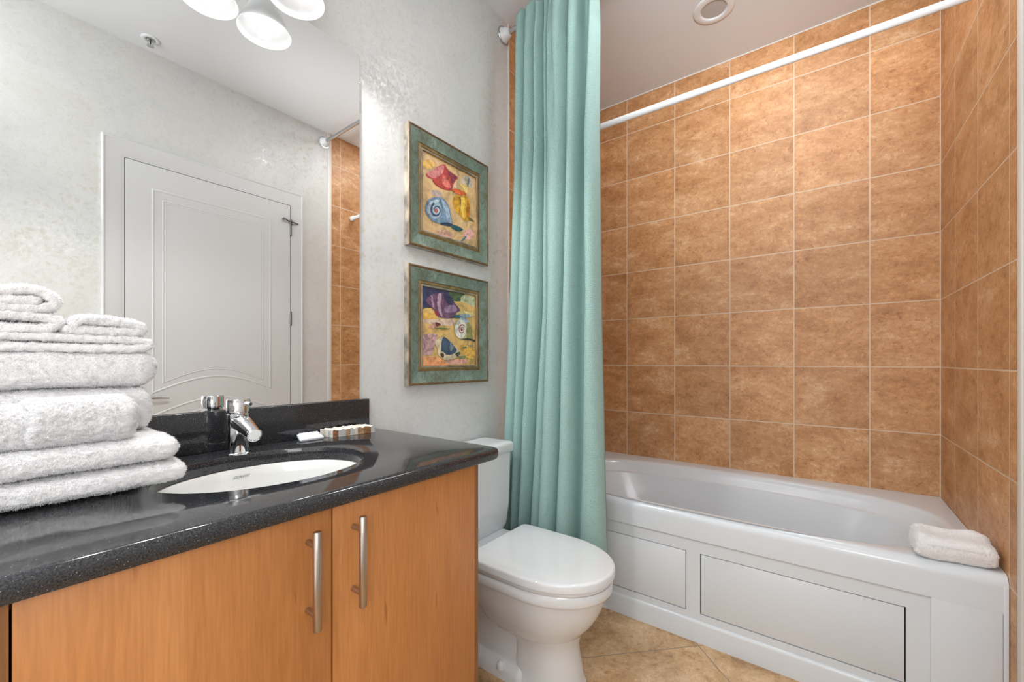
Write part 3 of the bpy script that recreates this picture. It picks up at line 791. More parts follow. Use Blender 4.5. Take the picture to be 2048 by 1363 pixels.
# short loops of the terry cloth
def pile(o, count, length=0.0008):
    m_ = o.modifiers.new('pile', 'PARTICLE_SYSTEM'); ps = m_.particle_system.settings
    ps.type = 'HAIR'; ps.count = count; ps.hair_length = length; ps.hair_step = 2
    ps.render_step = 1; ps.display_step = 1
    ps.use_advanced_hair = True
    ps.brownian_factor = 0.001; ps.factor_random = 0.0005; ps.length_random = 0.5
    ps.root_radius = 0.5; ps.tip_radius = 0.4; ps.radius_scale = 0.001
    ps.material = 1
for o in [q for q in COL.objects if q.type == 'MESH' and q.get('category') == 'towel']:
    pile(o, 110000 if o.name.startswith(('bath', 'rolled')) else 55000)
# ------------------------------------------------------------------ toilet
TX = 1.219
to_ = thing('toilet', (TX, -0.36, 0), 'white toilet with closed lid between the vanity and the bathtub', 'toilet')
def dshape(w, yb, yf, z, n=48, sq=0.5, cx=TX, rb=0.02):
    """D outline: straight back at yb, sides straight then a semi-ellipse to yf"""
    pts = []
    ys = yb + (yf - yb) * sq
    for i in range(n + 1):
        a = PI * i / n
        pts.append(Vector((cx + w * math.cos(a), ys + (yf - ys) * math.sin(a) ** 0.92, z)))
    # left side back, rounded corner
    for t in (0.25, 0.5, 0.75): pts.append(Vector((cx - w, ys + (yb - rb - ys) * t, z)))
    wb = w * 0.985
    for k in range(0, 5):
        a = PI / 2 * k / 4; pts.append(Vector((cx - wb + rb * (1 - math.cos(a)), yb - rb + rb * math.sin(a), z)))
    for k in range(4, -1, -1):
        a = PI / 2 * k / 4; pts.append(Vector((cx + wb - rb * (1 - math.cos(a)), yb - rb + rb * math.sin(a), z)))
    for t in (0.75, 0.5, 0.25): pts.append(Vector((cx + w, ys + (yb - rb - ys) * t, z)))
    return pts
W = 0.192
bm = bmesh.new()
add_loft(bm, [dshape(W - 0.004, -0.262, -0.738, 0.4045, sq=0.48), dshape(W, -0.262, -0.742, 0.4075, sq=0.48), dshape(W, -0.262, -0.742, 0.427, sq=0.48), dshape(W - 0.0015, -0.262, -0.7405, 0.4308, sq=0.48),
               dshape(W - 0.005, -0.265, -0.737, 0.4335, sq=0.48), dshape(W - 0.012, -0.270, -0.730, 0.4348, sq=0.48), dshape(W - 0.08, -0.33, -0.65, 0.4355, sq=0.48)])
fin('seat_lid', bm, M['ceramic'], to_, ang=0.8)
bm = bmesh.new()
add_loft(bm, [dshape(W - 0.012, -0.27, -0.728, 0.3885, sq=0.48), dshape(W - 0.010, -0.27, -0.731, 0.391, sq=0.48), dshape(W - 0.010, -0.27, -0.731, 0.4010, sq=0.48), dshape(W - 0.014, -0.27, -0.726, 0.4035, sq=0.48)])
fin('seat', bm, M['ceramic'], to_, ang=0.8)
# bowl with rim, belly, front column and skirted rear
bm = bmesh.new()
add_loft(bm, [dshape(0.080, -0.36, -0.560, 0.150, sq=0.5), dshape(0.108, -0.34, -0.600, 0.170, sq=0.5), dshape(0.130, -0.31, -0.640, 0.200, sq=0.5), dshape(0.148, -0.29, -0.672, 0.240, sq=0.5), dshape(0.160, -0.27, -0.695, 0.280, sq=0.5), dshape(0.168, -0.26, -0.709, 0.320, sq=0.5), dshape(0.172, -0.25, -0.716, 0.345, sq=0.5),
               dshape(0.1795, -0.24, -0.7225, 0.3475, sq=0.5), dshape(0.185, -0.22, -0.731, 0.352, sq=0.5), dshape(0.187, -0.20, -0.735, 0.360, sq=0.5), dshape(0.187, -0.20, -0.735, 0.380, sq=0.5), dshape(0.183, -0.20, -0.731, 0.3872, sq=0.5), dshape(0.16, -0.22, -0.70, 0.3880, sq=0.5)])
fin('bowl', bm, M['ceramic'], to_, ang=0.8)
bm = bmesh.new()
add_loft(bm, [dshape(0.113, -0.420, -0.643, 0.0, sq=0.35), dshape(0.111, -0.420, -0.641, 0.012, sq=0.35), dshape(0.104, -0.420, -0.630, 0.035, sq=0.35), dshape(0.102, -0.420, -0.627, 0.07, sq=0.35), dshape(0.099, -0.420, -0.618, 0.11, sq=0.35), dshape(0.100, -0.420, -0.616, 0.145, sq=0.35), dshape(0.108, -0.418, -0.622, 0.170, sq=0.35), dshape(0.118, -0.41, -0.632, 0.195, sq=0.35)])
fin('pedestal', bm, M['ceramic'], to_, ang=0.8)
bm = bmesh.new()
def rb(w, y0, y1, z, r=0.02):
    pts = []
    for cx, cy, a0 in ((TX + w - r, y1 - r, 0), (TX - w + r, y1 - r, PI / 2), (TX - w + r, y0 + r, PI), (TX + w - r, y0 + r, 1.5 * PI)):
        for k in range(6):
            a = a0 + PI / 2 * k / 5; pts.append(Vector((cx + r * math.cos(a), cy + r * math.sin(a), z)))
    return pts
add_loft(bm, [rb(0.122, -0.46, -0.055, 0.0), rb(0.122, -0.46, -0.055, 0.030), rb(0.117, -0.46, -0.055, 0.042), rb(0.100, -0.46, -0.06, 0.060), rb(0.094, -0.46, -0.06, 0.075), rb(0.090, -0.45, -0.06, 0.15), rb(0.092, -0.45, -0.06, 0.25), rb(0.11, -0.44, -0.05, 0.32), rb(0.15, -0.40, -0.045, 0.37), rb(0.165, -0.36, -0.04, 0.392)])
fin('skirt', bm, M['ceramic'], to_, ang=0.9)
lathe('bolt_cap', (TX - 0.117, -0.372, 0.034), [(0.013, 0), (0.0135, 0.012), (0.011, 0.020), (0.006, 0.0245), (0.001, 0.0255)], M['ceramic'], to_, 24)
bm = bmesh.new()
add_loft(bm, [rb(0.195, -0.160, -0.020, 0.392, 0.03), rb(0.205, -0.168, -0.016, 0.415, 0.03), rb(0.212, -0.176, -0.014, 0.50, 0.03), rb(0.218, -0.180, -0.012, 0.730, 0.03)])
fin('tank', bm, M['ceramic'], to_, ang=0.8)
bm = bmesh.new()
add_loft(bm, [rb(0.221, -0.184, -0.010, 0.7305, 0.02), rb(0.2245, -0.187, -0.008, 0.734, 0.02), rb(0.2245, -0.187, -0.008, 0.764, 0.02), rb(0.222, -0.185, -0.009, 0.7705, 0.02), rb(0.214, -0.178, -0.014, 0.7745, 0.02), rb(0.19, -0.15, -0.03, 0.7755, 0.02)])
fin('tank_lid', bm, M['ceramic'], to_, ang=0.8)
lathe('flush_button', (TX, -0.095, 0.775), [(0.024, 0), (0.024, 0.004), (0.020, 0.006), (0.003, 0.006)], M['chrome'], to_, 28)

# ------------------------------------------------------------------ bathtub
RZ = 0.519; X0T, X1T, Y0T, Y1T = 1.722, XF - 0.001, YR + 0.003, -0.003
tub = thing('bathtub', (2.15, -0.86, 0), 'white built-in bathtub along the tiled wall with panelled apron', 'bathtub')
bm = bmesh.new()
n = 120
def supel(cx, cy, a, b_, e, z, n=n):
    out = []
    for i in range(n):
        t = 2 * PI * i / n + 0.0001
        c, s = math.cos(t), math.sin(t)
        out.append(Vector((cx + a * math.copysign(abs(c) ** (2 / e), c), cy + b_ * math.copysign(abs(s) ** (2 / e), s), z)))
    return out
cxT, cyT = 2.115, -0.880
def rect_ring(z, ins=0, insf=0):
    out = []
    for i in range(n):
        t = 2 * PI * i / n + 0.0001; c, s = math.cos(t), math.sin(t)
        a = (X1T - X0T) / 2; b_ = (Y1T - Y0T) / 2
        k = 1 / max(abs(c) , abs(s))
        x = (X0T + X1T) / 2 + a * c * k; y = (Y0T + Y1T) / 2 + b_ * s * k
        x = max(x, X0T + insf)
        out.append(Vector((x, y, z)))
    return out
# outer shell front lip rounded, then deck, basin
rings = [rect_ring(RZ - 0.110, 0, 0.004), rect_ring(RZ - 0.108, 0, 0.0), rect_ring(RZ - 0.035, 0, 0.0)]
for k in range(1, 7):
    a = PI / 2 * k / 6; rings.append(rect_ring(RZ - 0.035 + 0.035 * math.sin(a), 0, 0.030 * (1 - math.cos(a))))
IA, IB = 0.365, 0.780
rings += [supel(cxT, cyT, IA + 0.022, IB + 0.022, 3.0, RZ + 0.0005)]
rings += [supel(cxT, cyT, IA + 0.010, IB + 0.010, 3.0, RZ - 0.002), supel(cxT, cyT, IA, IB, 3.0, RZ - 0.010), supel(cxT, cyT, IA - 0.008, IB - 0.010, 3.0, RZ - 0.03)]
for dz, da, db, e in ((0.06, 0.022, 0.03, 2.9), (0.065, 0.036, 0.045, 2.8), (0.12, 0.046, 0.065, 2.7), (0.19, 0.060, 0.10, 2.6), (0.27, 0.075, 0.15, 2.6), (0.335, 0.095, 0.20, 2.5), (0.37, 0.135, 0.26, 2.5), (0.385, 0.20, 0.34, 2.4), (0.388, 0.28, 0.50, 2.2)):
    rings.append(supel(cxT, cyT, IA - da, IB - db, e, RZ - dz))
add_loft(bm, rings, False, True)
fin('shell', bm, M['acrylic'], tub, ang=0.6)
# fixed apron
XA = 1.730   # apron plane just behind the lip
P1 = (-0.847, -0.020, 0.113, 0.357); P2 = (-1.506, -0.900, 0.113, 0.357)   # y0,y1,z0,z1 panel openings
def apron_mesh():
    bm = bmesh.new()
    ys = sorted([Y0T, P2[0], P2[1], P1[0], P1[1], Y1T]); zs = [0.086, P1[2], P1[3], RZ - 0.108]
    V = {}
    for i, y in enumerate(ys):
        for j, z in enumerate(zs): V[i, j] = bm.verts.new((XA, y, z))
    for i in range(5):
        for j in range(3):
            if j == 1 and i in (1, 3): continue
            bm.faces.new((V[i, j], V[i, j + 1], V[i + 1, j + 1], V[i + 1, j]))
    r = bmesh.ops.extrude_face_region(bm, geom=list(bm.faces))
    for v in [g for g in r['geom'] if isinstance(g, bmesh.types.BMVert)]: v.co.x += 0.016
    return bm
fin('apron', apron_mesh(), M['acrylic'], tub, smooth=False)
# plinth with a sloping bead at its top
bm = bmesh.new()
pr_ = [(1.7215, 0.0), (1.7215, 0.074), (1.7235, 0.082), (1.7275, 0.0865), (1.7460, 0.0865), (1.7460, 0.0)]
add_loft(bm, [[Vector((x, y, z)) for x, z in pr_] for y in (Y0T, Y1T)])
fin('plinth', bm, M['acrylic'], tub, ang=0.9)
for (y0, y1, z0, z1), nm in ((P1, 'removable apron panel beside the curtain'), (P2, 'long removable apron panel')):
    bm = bmesh.new(); g = 0.0032
    add_box(bm, XA + 0.001, XA + 0.013, y0 + g, y1 - g, z0 + g, z1 - g, 0.0015, 2)
    p = fin('apron_panel', bm, M['panel'], tub, ang=0.5); p['label'] = nm
bm = bmesh.new(); add_box(bm, XA + 0.0165, XA + 0.020, Y0T + 0.01, Y1T - 0.01, 0.09, 0.40)
fin('apron_gap_shade', bm, M['gap'], tub, smooth=False)  # dark sheet added to paint the shade seen between the apron panels
bm = bmesh.new(); add_box(bm, X0T + 0.0004, XA + 0.002, Y0T + 0.010, -1.560, 0.002, RZ - 0.06, 0.005, 4)
add_box(bm, X0T - 0.001, XA + 0.001, Y0T, Y0T + 0.010, 0.0, RZ - 0.03, 0.001, 2)
fin('end_section', bm, M['acrylic'], tub)
# folded white washcloth on the tub rim
def tubtowel():
    bm = bmesh.new(); nx_, ny_ = 34, 46
    ctr = Vector((1.795, -1.617)); 
    rings = []
    for i in range(nx_ + 1):
        s = i / nx_ * 2 - 1            # across (x)
        ring = []
        for j in range(60):
            a = 2 * PI * j / 60; c, sn = math.cos(a), math.sin(a)
            py = math.copysign(abs(c) ** 0.35, c); pz = math.copysign(abs(sn) ** 0.5, sn)
            k = math.sqrt(max(0.003, 1 - abs(s) ** 6))
            x = ctr.x + 0.058 * s; y = ctr.y + 0.090 * py * (0.9 + 0.1 * k) 
            hz = 0.033 * (0.45 + 0.55 * k)
            z = RZ + 0.0335 + hz * pz
            if pz > 0: z += 0.010 * math.exp(-((s - 0.75) / 0.35) ** 2) * pz + 0.016 * math.exp(-((y - ctr.y - 0.085) / 0.03) ** 2) * pz * (1 if s > -0.9 else 0) + 0.010 * math.exp(-((y - ctr.y + 0.050) / 0.02) ** 2) * math.exp(-((s - 0.9) / 0.4) ** 2)
            ring.append(Vector((x - 0.10 * (y - ctr.y), y, z)))
        rings.append(ring)
    add_loft(bm, rings)
    bmesh.ops.recalc_face_normals(bm, faces=bm.faces)
    # crease running along the front between the two layers
    for v in bm.verts:
        d = v.co.z - (RZ + 0.036)
        if v.co.x < ctr.x - 0.02: v.co.x += 0.004 * math.exp(-(d / 0.003) ** 2)
        v.co += 0.004 * Vector((noise.noise(v.co * 22), noise.noise(v.co * 22 + Vector((3, 3, 3))), 0.6 * noise.noise(v.co * 25 + Vector((7, 3, 1)))))
    fuzz(bm, 0.002, 190, 0.0015, 60)
    for v in bm.verts: v.co.z = max(v.co.z, RZ + 0.0015)
    for v in bm.verts: v.co.y = max(v.co.y, YR + 0.006)
    return bm
o = settle(fin('washcloth', tubtowel(), M['terry2'], ang=3), (1.795, -1.617, RZ + 0.0015))
tag(o, 'small folded white washcloth on the near corner of the bathtub rim', 'towel')
pile(o, 30000, 0.0009)

# ------------------------------------------------------------------ curtain rod, rings and curtain
RX, RZ1 = 1.592, 2.776
rod = thing('curtain_rod', (RX, -0.86, RZ1), 'grey metal curtain rod just below the ceiling carrying the aqua curtain', 'curtain rod')
tube('pole', [(RX, -0.03, RZ1), (RX, YR + 0.03, RZ1)], 0.0125, M['rod_metal'], rod)
for y, s in ((0, -1), (YR, 1)):
    f = lathe('flange', (RX, y, RZ1), [(0.036, 0.001), (0.038, 0.004), (0.036, 0.008), (0.030, 0.016), (0.027, 0.030), (0.020, 0.042), (0.0135, 0.046)], M['rod_white'], rod, 36, (0, s, 0))
    lathe('ring', (RX, y, RZ1), [(0.0385, 0.0008), (0.042, 0.0014), (0.043, 0.004), (0.042, 0.0066), (0.0385, 0.0072)], M['rod_metal'], f, 36, (0, s, 0))
ZN = [2.79, 2.537, 2.085, 1.407, 0.73, 0.368, 0.27]
YN = [[-0.100, -0.160, -0.225, -0.262, -0.290, -0.395, -0.452, -0.498, -0.522],
      [-0.110, -0.170, -0.233, -0.270, -0.292, -0.403, -0.460, -0.503, -0.530],
      [-0.105, -0.156, -0.229, -0.270, -0.297, -0.398, -0.450, -0.474, -0.528],
      [-0.068, -0.134, -0.192, -0.261, -0.301, -0.379, -0.437, -0.478, -0.537],
      [-0.034, -0.104, -0.155, -0.209, -0.270, -0.355, -0.433, -0.460, -0.553],
      [-0.026, -0.086, -0.137, -0.183, -0.247, -0.337, -0.421, -0.445, -0.562],
      [-0.024, -0.082, -0.132, -0.178, -0.240, -0.332, -0.418, -0.442, -0.566]]
def yk(z):
    for i in range(len(ZN) - 1):
        if z >= ZN[i + 1]:
            t = (ZN[i] - z) / (ZN[i] - ZN[i + 1]); t = max(0, min(1, t)); t2 = t
            return [a + (b_ - a) * t2 for a, b_ in zip(YN[i], YN[i + 1])]
    return YN[-1]
DEPTH = [0.070, 0.088, 0.092, 0.060, 0.112, 0.100, -0.004, 0.085]
cloth = thing('shower_curtain', (1.58, -0.31, 0.27), 'long aqua waffle shower curtain gathered in folds beside the toilet', 'shower curtain')
def curtain_mesh():
    bm = bmesh.new(); uvl = bm.loops.layers.uv.new('UVMap')
    NZ = 190; per = 16
    rows = []; UV = []
    for i in range(NZ + 1):
        z = 2.795 - (2.795 - 0.27) * i / NZ
        ys = yk(z); xb = 1.574 + 0.016 * (2.79 - z) / 2.5
        top = max(0, (z - 2.55) / 0.25)          # gathered heading
        row = []; s_acc = 0; prev = None; uvr = []
        for k in range(8):
            ya, yb_ = ys[k], ys[k + 1]
            for q in range(per + (1 if k == 7 else 0)):
                t = q / per
                D = DEPTH[k] * (1 - 0.35 * top)
                # wide asymmetric fold that overhangs its right crease a little
                if D > 0:
                    om = 0.45
                    a_ = -om + (PI + 2 * om) * (0.02 + 0.96 * t)
                    hwid = (yb_ - ya) / 2 * 0.94
                    yy = (ya + yb_) / 2 - hwid * math.cos(a_) * (1 - 0.10 * math.sin(a_))
                    xx = xb - D * (math.sin(a_) + math.sin(om)) / (1 + math.sin(om))
                else:
                    yy = ya + (yb_ - ya) * t; xx = xb - D * math.sin(PI * t) ** 0.5
                if k == 4: # secondary fold that fades out on the way down
                    fade = max(0, min(1, (z - 1.95) / 0.35)) if z < 2.795 else 1
                    xx += 0.030 * fade * math.exp(-((t - 0.36 - 0.25 * (2.79 - z)) / 0.07) ** 2)
                # soft ripples
                xx += 0.0035 * noise.noise(Vector((yy * 18, z * 2.2, k))) + 0.010 * top * noise.noise(Vector((yy * 55, z * 9, 3)))
                yy += 0.004 * top * noise.noise(Vector((yy * 40, z * 8, 8)))
                zz = z
                if i < 6: zz = z - (1 - i / 6) * (0.012 + 0.014 * math.sin(yy * 95))
                if i >= NZ - 2: zz = z + 0.004 * math.sin(yy * 30)
                p = Vector((xx, yy - 0.013 + 0.006 * (2.79 - z) / 2.5, zz))
                if prev is not None: s_acc += math.hypot(p.x - prev.x, p.y - prev.y)
                prev = p
                row.append(bm.verts.new(p)); uvr.append((s_acc, z))
        rows.append(row); UV.append(uvr)
    for i in range(NZ):
        for j in range(len(rows[0]) - 1):
            f = bm.faces.new((rows[i][j], rows[i + 1][j], rows[i + 1][j + 1], rows[i][j + 1]))
            for lp, (a, b_) in zip(f.loops, ((i, j), (i + 1, j), (i + 1, j + 1), (i, j + 1))): lp[uvl].uv = UV[a][b_]
    return bm
o = fin('cloth', curtain_mesh(), M['curtain'], cloth, ang=3, recalc=False)
sm = o.modifiers.new('thick', 'SOLIDIFY'); sm.thickness = 0.0022; sm.offset = 0
ringproto = None
for y in (-0.118, -0.165, -0.215, -0.262, -0.300, -0.345, -0.392, -0.440, -0.485, -0.520):
    if ringproto is None:
        bm = bmesh.new()
        R_ = 0.023
        pth = [(RX + R_ * math.sin(a), y + 0.004 * math.cos(a), RZ1 - 0.007 + (R_ + 0.002) * math.cos(a)) for a in [2 * PI * k / 32 for k in range(33)]]
        add_tube(bm, pth, 0.0016, 8, caps=False)
        ringproto = settle(fin('curtain_ring', bm, M['rod_metal']), (RX, y, RZ1 - 0.007)); r_o = ringproto
    else:
        r_o = ringproto.copy(); COL.objects.link(r_o); r_o.location = (RX, y, RZ1 - 0.007)
    r_o['label'] = 'thin metal ring on the curtain rod holding the aqua curtain'; r_o['category'] = 'curtain ring'; r_o['group'] = 'curtain rings on the rod'
# second, white tension rod inside the tiled recess
X2, Z2 = 1.820, 2.272
r2 = thing('shower_rod', (X2, -0.86, Z2), 'white telescopic tension rod spanning the tiled recess above the bathtub', 'shower rod')
tube('outer_tube', [(X2, -0.040, Z2 + 0.006), (X2, -0.905, Z2 - 0.001)], 0.0140, M['rod_white'], r2)
tube('inner_tube', [(X2, -0.895, Z2 - 0.001), (X2, YR + 0.040, Z2 - 0.008)], 0.0130, M['rod_white'], r2)
for y, s in ((-0.002, -1), (YR + 0.002, 1)):
    lathe('end_cap', (X2, y, Z2 + (0.006 if s < 0 else -0.008)), [(0.017, 0.0005), (0.019, 0.004), (0.019, 0.034), (0.016, 0.040), (0.0135, 0.042)], M['rod_white'], r2, 28, (0, s, 0))

# ------------------------------------------------------------------ pictures
def teal_frame():
    m, nt, b = newmat('crackled_teal_frame')
    tc = N(nt, 'ShaderNodeTexCoord')
    n1 = N(nt, 'ShaderNodeTexNoise', i_Scale=14, i_Detail=8, i_Roughness=0.7); L(nt, tc.outputs['Object'], n1.inputs['Vector'])
    r = ramp(nt, [(0.30, lin((92, 84, 58))), (0.42, lin((104, 114, 98))), (0.55, lin((118, 136, 124))), (0.72, lin((142, 160, 148)))]); L(nt, n1.outputs['Fac'], r.inputs[0])
    mp = N(nt, 'ShaderNodeMapping'); mp.inputs['Scale'].default_value = (46, 46, 16); L(nt, tc.outputs['Object'], mp.inputs['Vector'])
    v = N(nt, 'ShaderNodeTexVoronoi', feature='DISTANCE_TO_EDGE', i_Scale=1.0); L(nt, mp.outputs[0], v.inputs['Vector'])
    r2 = ramp(nt, [(0.0, (0.25, 0.24, 0.2, 1)), (0.03, (1, 1, 1, 1))]); L(nt, v.outputs['Distance'], r2.inputs[0])
    mx = N(nt, 'ShaderNodeMix', data_type='RGBA', blend_type='MULTIPLY'); mx.inputs[0].default_value = 0.7
    L(nt, r.outputs[0], mx.inputs[6]); L(nt, r2.outputs[0], mx.inputs[7]); L(nt, mx.outputs[2], b.inputs['Base Color'])
    b.inputs['Roughness'].default_value = 0.4
    return m
M['teal'] = teal_frame()
M['umber'] = simple('umber_rubbed_edge', (122, 92, 58), 0.4, var=0.3, vscale=30)
M['pewter'] = simple('pewter_edge', (186, 176, 162), 0.35, metal=0.3, var=0.35, vscale=18)
M['gold'] = simple('gilt_lip', (164, 132, 84), 0.3, metal=0.6, var=0.2, vscale=30)
def paint(name, c, sc=26, var=0.22):
    """oil paint with broken brush strokes"""
    m, nt, b = newmat(name)
    tc = N(nt, 'ShaderNodeTexCoord')
    n = N(nt, 'ShaderNodeTexNoise', i_Scale=sc, i_Detail=5, i_Distortion=1.6); L(nt, tc.outputs['Object'], n.inputs['Vector'])
    lo = [max(0, v * (1 - var)) for v in c]; hi = [min(255, v * (1 + var * 0.55) + 12 * var) for v in c]
    r = ramp(nt, [(0.34, lin(lo)), (0.5, lin(c)), (0.66, lin(hi))]); L(nt, n.outputs['Fac'], r.inputs[0]); L(nt, r.outputs[0], b.inputs['Base Color'])
    bp = N(nt, 'ShaderNodeBump', i_Strength=0.3, i_Distance=0.002); L(nt, n.outputs['Fac'], bp.inputs['Height']); L(nt, bp.outputs[0], b.inputs['Normal'])
    b.inputs['Roughness'].default_value = 0.4
    return m
def framed_picture(x0, z0, shapes, bg, label, crop):
    SZ = 0.472
    t = thing('framed_picture', (x0 + SZ / 2, 0, z0), label, 'picture', 'square seashell pictures')
    prof = [(0.0, 0.0005), (0.0, 0.027), (0.0015, 0.030), (0.006, 0.031), (0.008, 0.029), (0.010, 0.0285), (0.054, 0.0205), (0.057, 0.0185), (0.060, 0.0195), (0.066, 0.021), (0.070, 0.0185), (0.073, 0.020), (0.0765, 0.019), (0.078, 0.012)]
    mi = [4, 1, 1, 1, 1, 0, 1, 2, 2, 2, 3, 3, 2]
    bm = bmesh.new()
    rings = []
    for ins, h in prof:
        a, b_, c, d = x0 + ins, x0 + SZ - ins, z0 + ins, z0 + SZ - ins
        ring = []
        for (p, q) in (((a, c), (b_, c)), ((b_, c), (b_, d)), ((b_, d), (a, d)), ((a, d), (a, c))):
            ring.append(Vector((p[0], -h, p[1])))
        rings.append(ring)
    R = [[bm.verts.new(p) for p in r_] for r_ in rings]
    for k, (a, b_) in enumerate(zip(R, R[1:])):
        for i in range(4):
            j = (i + 1) % 4; f = bm.faces.new((a[i], a[j], b_[j], b_[i])); f.material_index = mi[k]
    bm.faces.new(list(reversed(R[0])))
    fr = fin('frame', bm, [M['teal'], M['umber'], M['gold'], M['pewter'], M['pewter']], t, smooth=False)
    # painting
    bm = bmesh.new()
    ax, bx, az, bz = x0 + 0.0765, x0 + SZ - 0.0765, z0 + 0.0765, z0 + SZ - 0.0765
    yb = -0.0125
    vs = [bm.verts.new(p) for p in ((ax, yb, az), (bx, yb, az), (bx, yb, bz), (ax, yb, bz))]; bm.faces.new(vs)
    mats = [bg]; (lx, rx_, tl, tr_, bl, br_) = crop
    def uv(px, py):
        s = (px - lx) / (rx_ - lx); ty = tl + (tr_ - tl) * s; by = bl + (br_ - bl) * s; v = (py - ty) / (by - ty)
        # foreshortening along the wall
        dl, dr = 1.0 / (bl - tl), 1.0 / (br_ - tr_)
        u = s * dl / (s * dl + (1 - s) * dr) if False else s * dr / (s * dr + (1 - s) * dl)
        return max(0.002, min(0.998, u)), max(0.002, min(0.998, v))
    lay = 0
    for col, pts in shapes:
        lay += 1
        if isinstance(col, tuple): col = mats_for(col)
        if col not in mats: mats.append(col)
        pv = []
        # smooth closed outline
        n_ = len(pts)
        for i in range(n_):
            p0, p1, p2, p3 = [Vector(pts[(i + q) % n_]) for q in (-1, 0, 1, 2)]
            for k in range(4):
                tt = k / 4
                q = 0.5 * ((2 * p1) + (-p0 + p2) * tt + (2 * p0 - 5 * p1 + 4 * p2 - p3) * tt * tt + (-p0 + 3 * p1 - 3 * p2 + p3) * tt ** 3)
                u_, v_ = uv(q.x, q.y)
                pv.append(bm.verts.new((ax + (bx - ax) * u_, yb - 0.00012 * lay, bz - (bz - az) * v_)))
        f = bm.faces.new(pv); f.material_index = mats.index(col)
        f.normal_update()
        if f.normal.y > 0: f.normal_flip()
    bmesh.ops.triangulate(bm, faces=[f for f in bm.faces if len(f.verts) > 4])
    bm.normal_update()
    for f in bm.faces:
        if f.normal.y > 0: f.normal_flip()
    fin('painting', bm, mats, t, smooth=False, recalc=False)
    return t
_mc = {}
def mats_for(c):
    if c not in _mc: _mc[c] = paint('paint_%d_%d_%d' % c, c)
    return _mc[c]
def spiral(cx, cy, r0, r1, turns, wid, a0=0.0, sx=1.0, n=26):
    o_, i_ = [], []
    for k in range(n + 1):
        t = k / n; a = a0 + turns * 2 * PI * t; r = r0 + (r1 - r0) * t; ww = wid * (0.35 + 0.65 * t)
        o_.append((cx + sx * (r + ww / 2) * math.cos(a), cy + (r + ww / 2) * math.sin(a))); i_.append((cx + sx * (r - ww / 2) * math.cos(a), cy + (r - ww / 2) * math.sin(a)))
    return o_ + i_[::-1]
def ell(cx, cy, a, b_, rot=0, n=14):
    return [(cx + a * math.cos(2 * PI * k / n) * math.cos(rot) - b_ * math.sin(2 * PI * k / n) * math.sin(rot), cy + a * math.cos(2 * PI * k / n) * math.sin(rot) + b_ * math.sin(2 * PI * k / n) * math.cos(rot)) for k in range(n)]
bg1 = paint('sand_ground', (214, 178, 128), 16, 0.16)
sh1 = [((226, 178, 96), ell(250, 330, 60, 50)), ((206, 190, 170), ell(680, 530, 85, 70, 0.8)), ((190, 168, 160), ell(330, 650, 60, 35, 0.4)), ((222, 190, 150), ell(560, 560, 60, 45)),
       ((226, 170, 160), ell(700, 1130, 75, 60)), ((206, 160, 140), ell(420, 1100, 90, 40, 0.4)), ((232, 196, 120), ell(640, 600, 70, 50, .5)),
       # red shell
       ((190, 74, 70), [(228, 440), (300, 385), (350, 345), (410, 322), (440, 370), (480, 410), (560, 468), (530, 505), (505, 560), (490, 612), (440, 600), (360, 570), (310, 530), (290, 495), (245, 478)]),
       ((214, 134, 132), [(240, 430), (310, 380), (395, 335), (400, 400), (360, 450), (300, 480), (255, 460)]),
       ((222, 120, 108), [(400, 440), (430, 480), (480, 560), (470, 590), (400, 560), (385, 500)]),
       ((140, 60, 74), [(455, 400), (550, 465), (520, 510), (495, 540), (470, 470)]),
       ((170, 52, 48), [(290, 500), (340, 560), (420, 597), (490, 612), (430, 612), (350, 580), (300, 535)]),
       ((222, 106, 60), [(500, 600), (560, 600), (660, 655), (650, 690), (600, 680), (500, 630)]),
       # yellow shell
       ((214, 160, 52), [(520, 680), (560, 668), (590, 690), (620, 672), (670, 690), (712, 760), (712, 880), (700, 960), (660, 972), (620, 950), (580, 890), (540, 860), (510, 800), (500, 740)]),
       ((236, 196, 86), [(600, 690), (635, 690), (650, 780), (630, 850), (640, 940), (610, 900), (590, 800)]),
       ((150, 104, 38), [(575, 690), (600, 720), (592, 800), (575, 885), (568, 880), (580, 800)]),
       ((188, 120, 40), [(680, 730), (705, 800), (705, 900), (690, 950), (660, 900), (668, 800)]),
       ((120, 98, 60), [(705, 930), (770, 985), (740, 985), (700, 960)]),
       # blue spiral shell
       ((112, 136, 160), [(235, 740), (280, 700), (340, 690), (400, 710), (450, 780), (475, 880), (490, 970), (485, 1005), (430, 985), (360, 985), (290, 960), (240, 900), (218, 840)]),
       ((160, 178, 196), [(380, 720), (440, 790), (468, 900), (480, 980), (440, 960), (420, 860), (390, 780)]),
       ((170, 190, 206), ell(310, 835, 66, 95)), ((64, 84, 112), spiral(325, 835, 12, 78, 1.6, 26, 0.5, 0.72)), ((170, 96, 84), ell(322, 842, 18, 26)),
       ((186, 204, 216), spiral(318, 830, 95, 100, 0.4, 22, 2.6, 0.8)),
       ((44, 62, 86), [(360, 985), (420, 975), (500, 1000), (490, 1022), (420, 1010), (380, 1000)]),
       ((40, 86, 96), [(490, 1000), (570, 1030), (620, 1070), (560, 1080), (500, 1050), (480, 1025)]), ((86, 130, 140), [(590, 1195), (660, 1140), (655, 1165), (610, 1200)]), ((118, 128, 138), [(690, 480), (705, 500), (690, 560), (670, 590), (680, 530)])]
framed_picture(0.972, 1.581, sh1, bg1, 'upper teal framed picture, of a red, a yellow and a blue seashell', (188, 785, 178, 485, 1050, 1283))
bg2 = paint('dune_ground', (216, 178, 110), 15, 0.17)
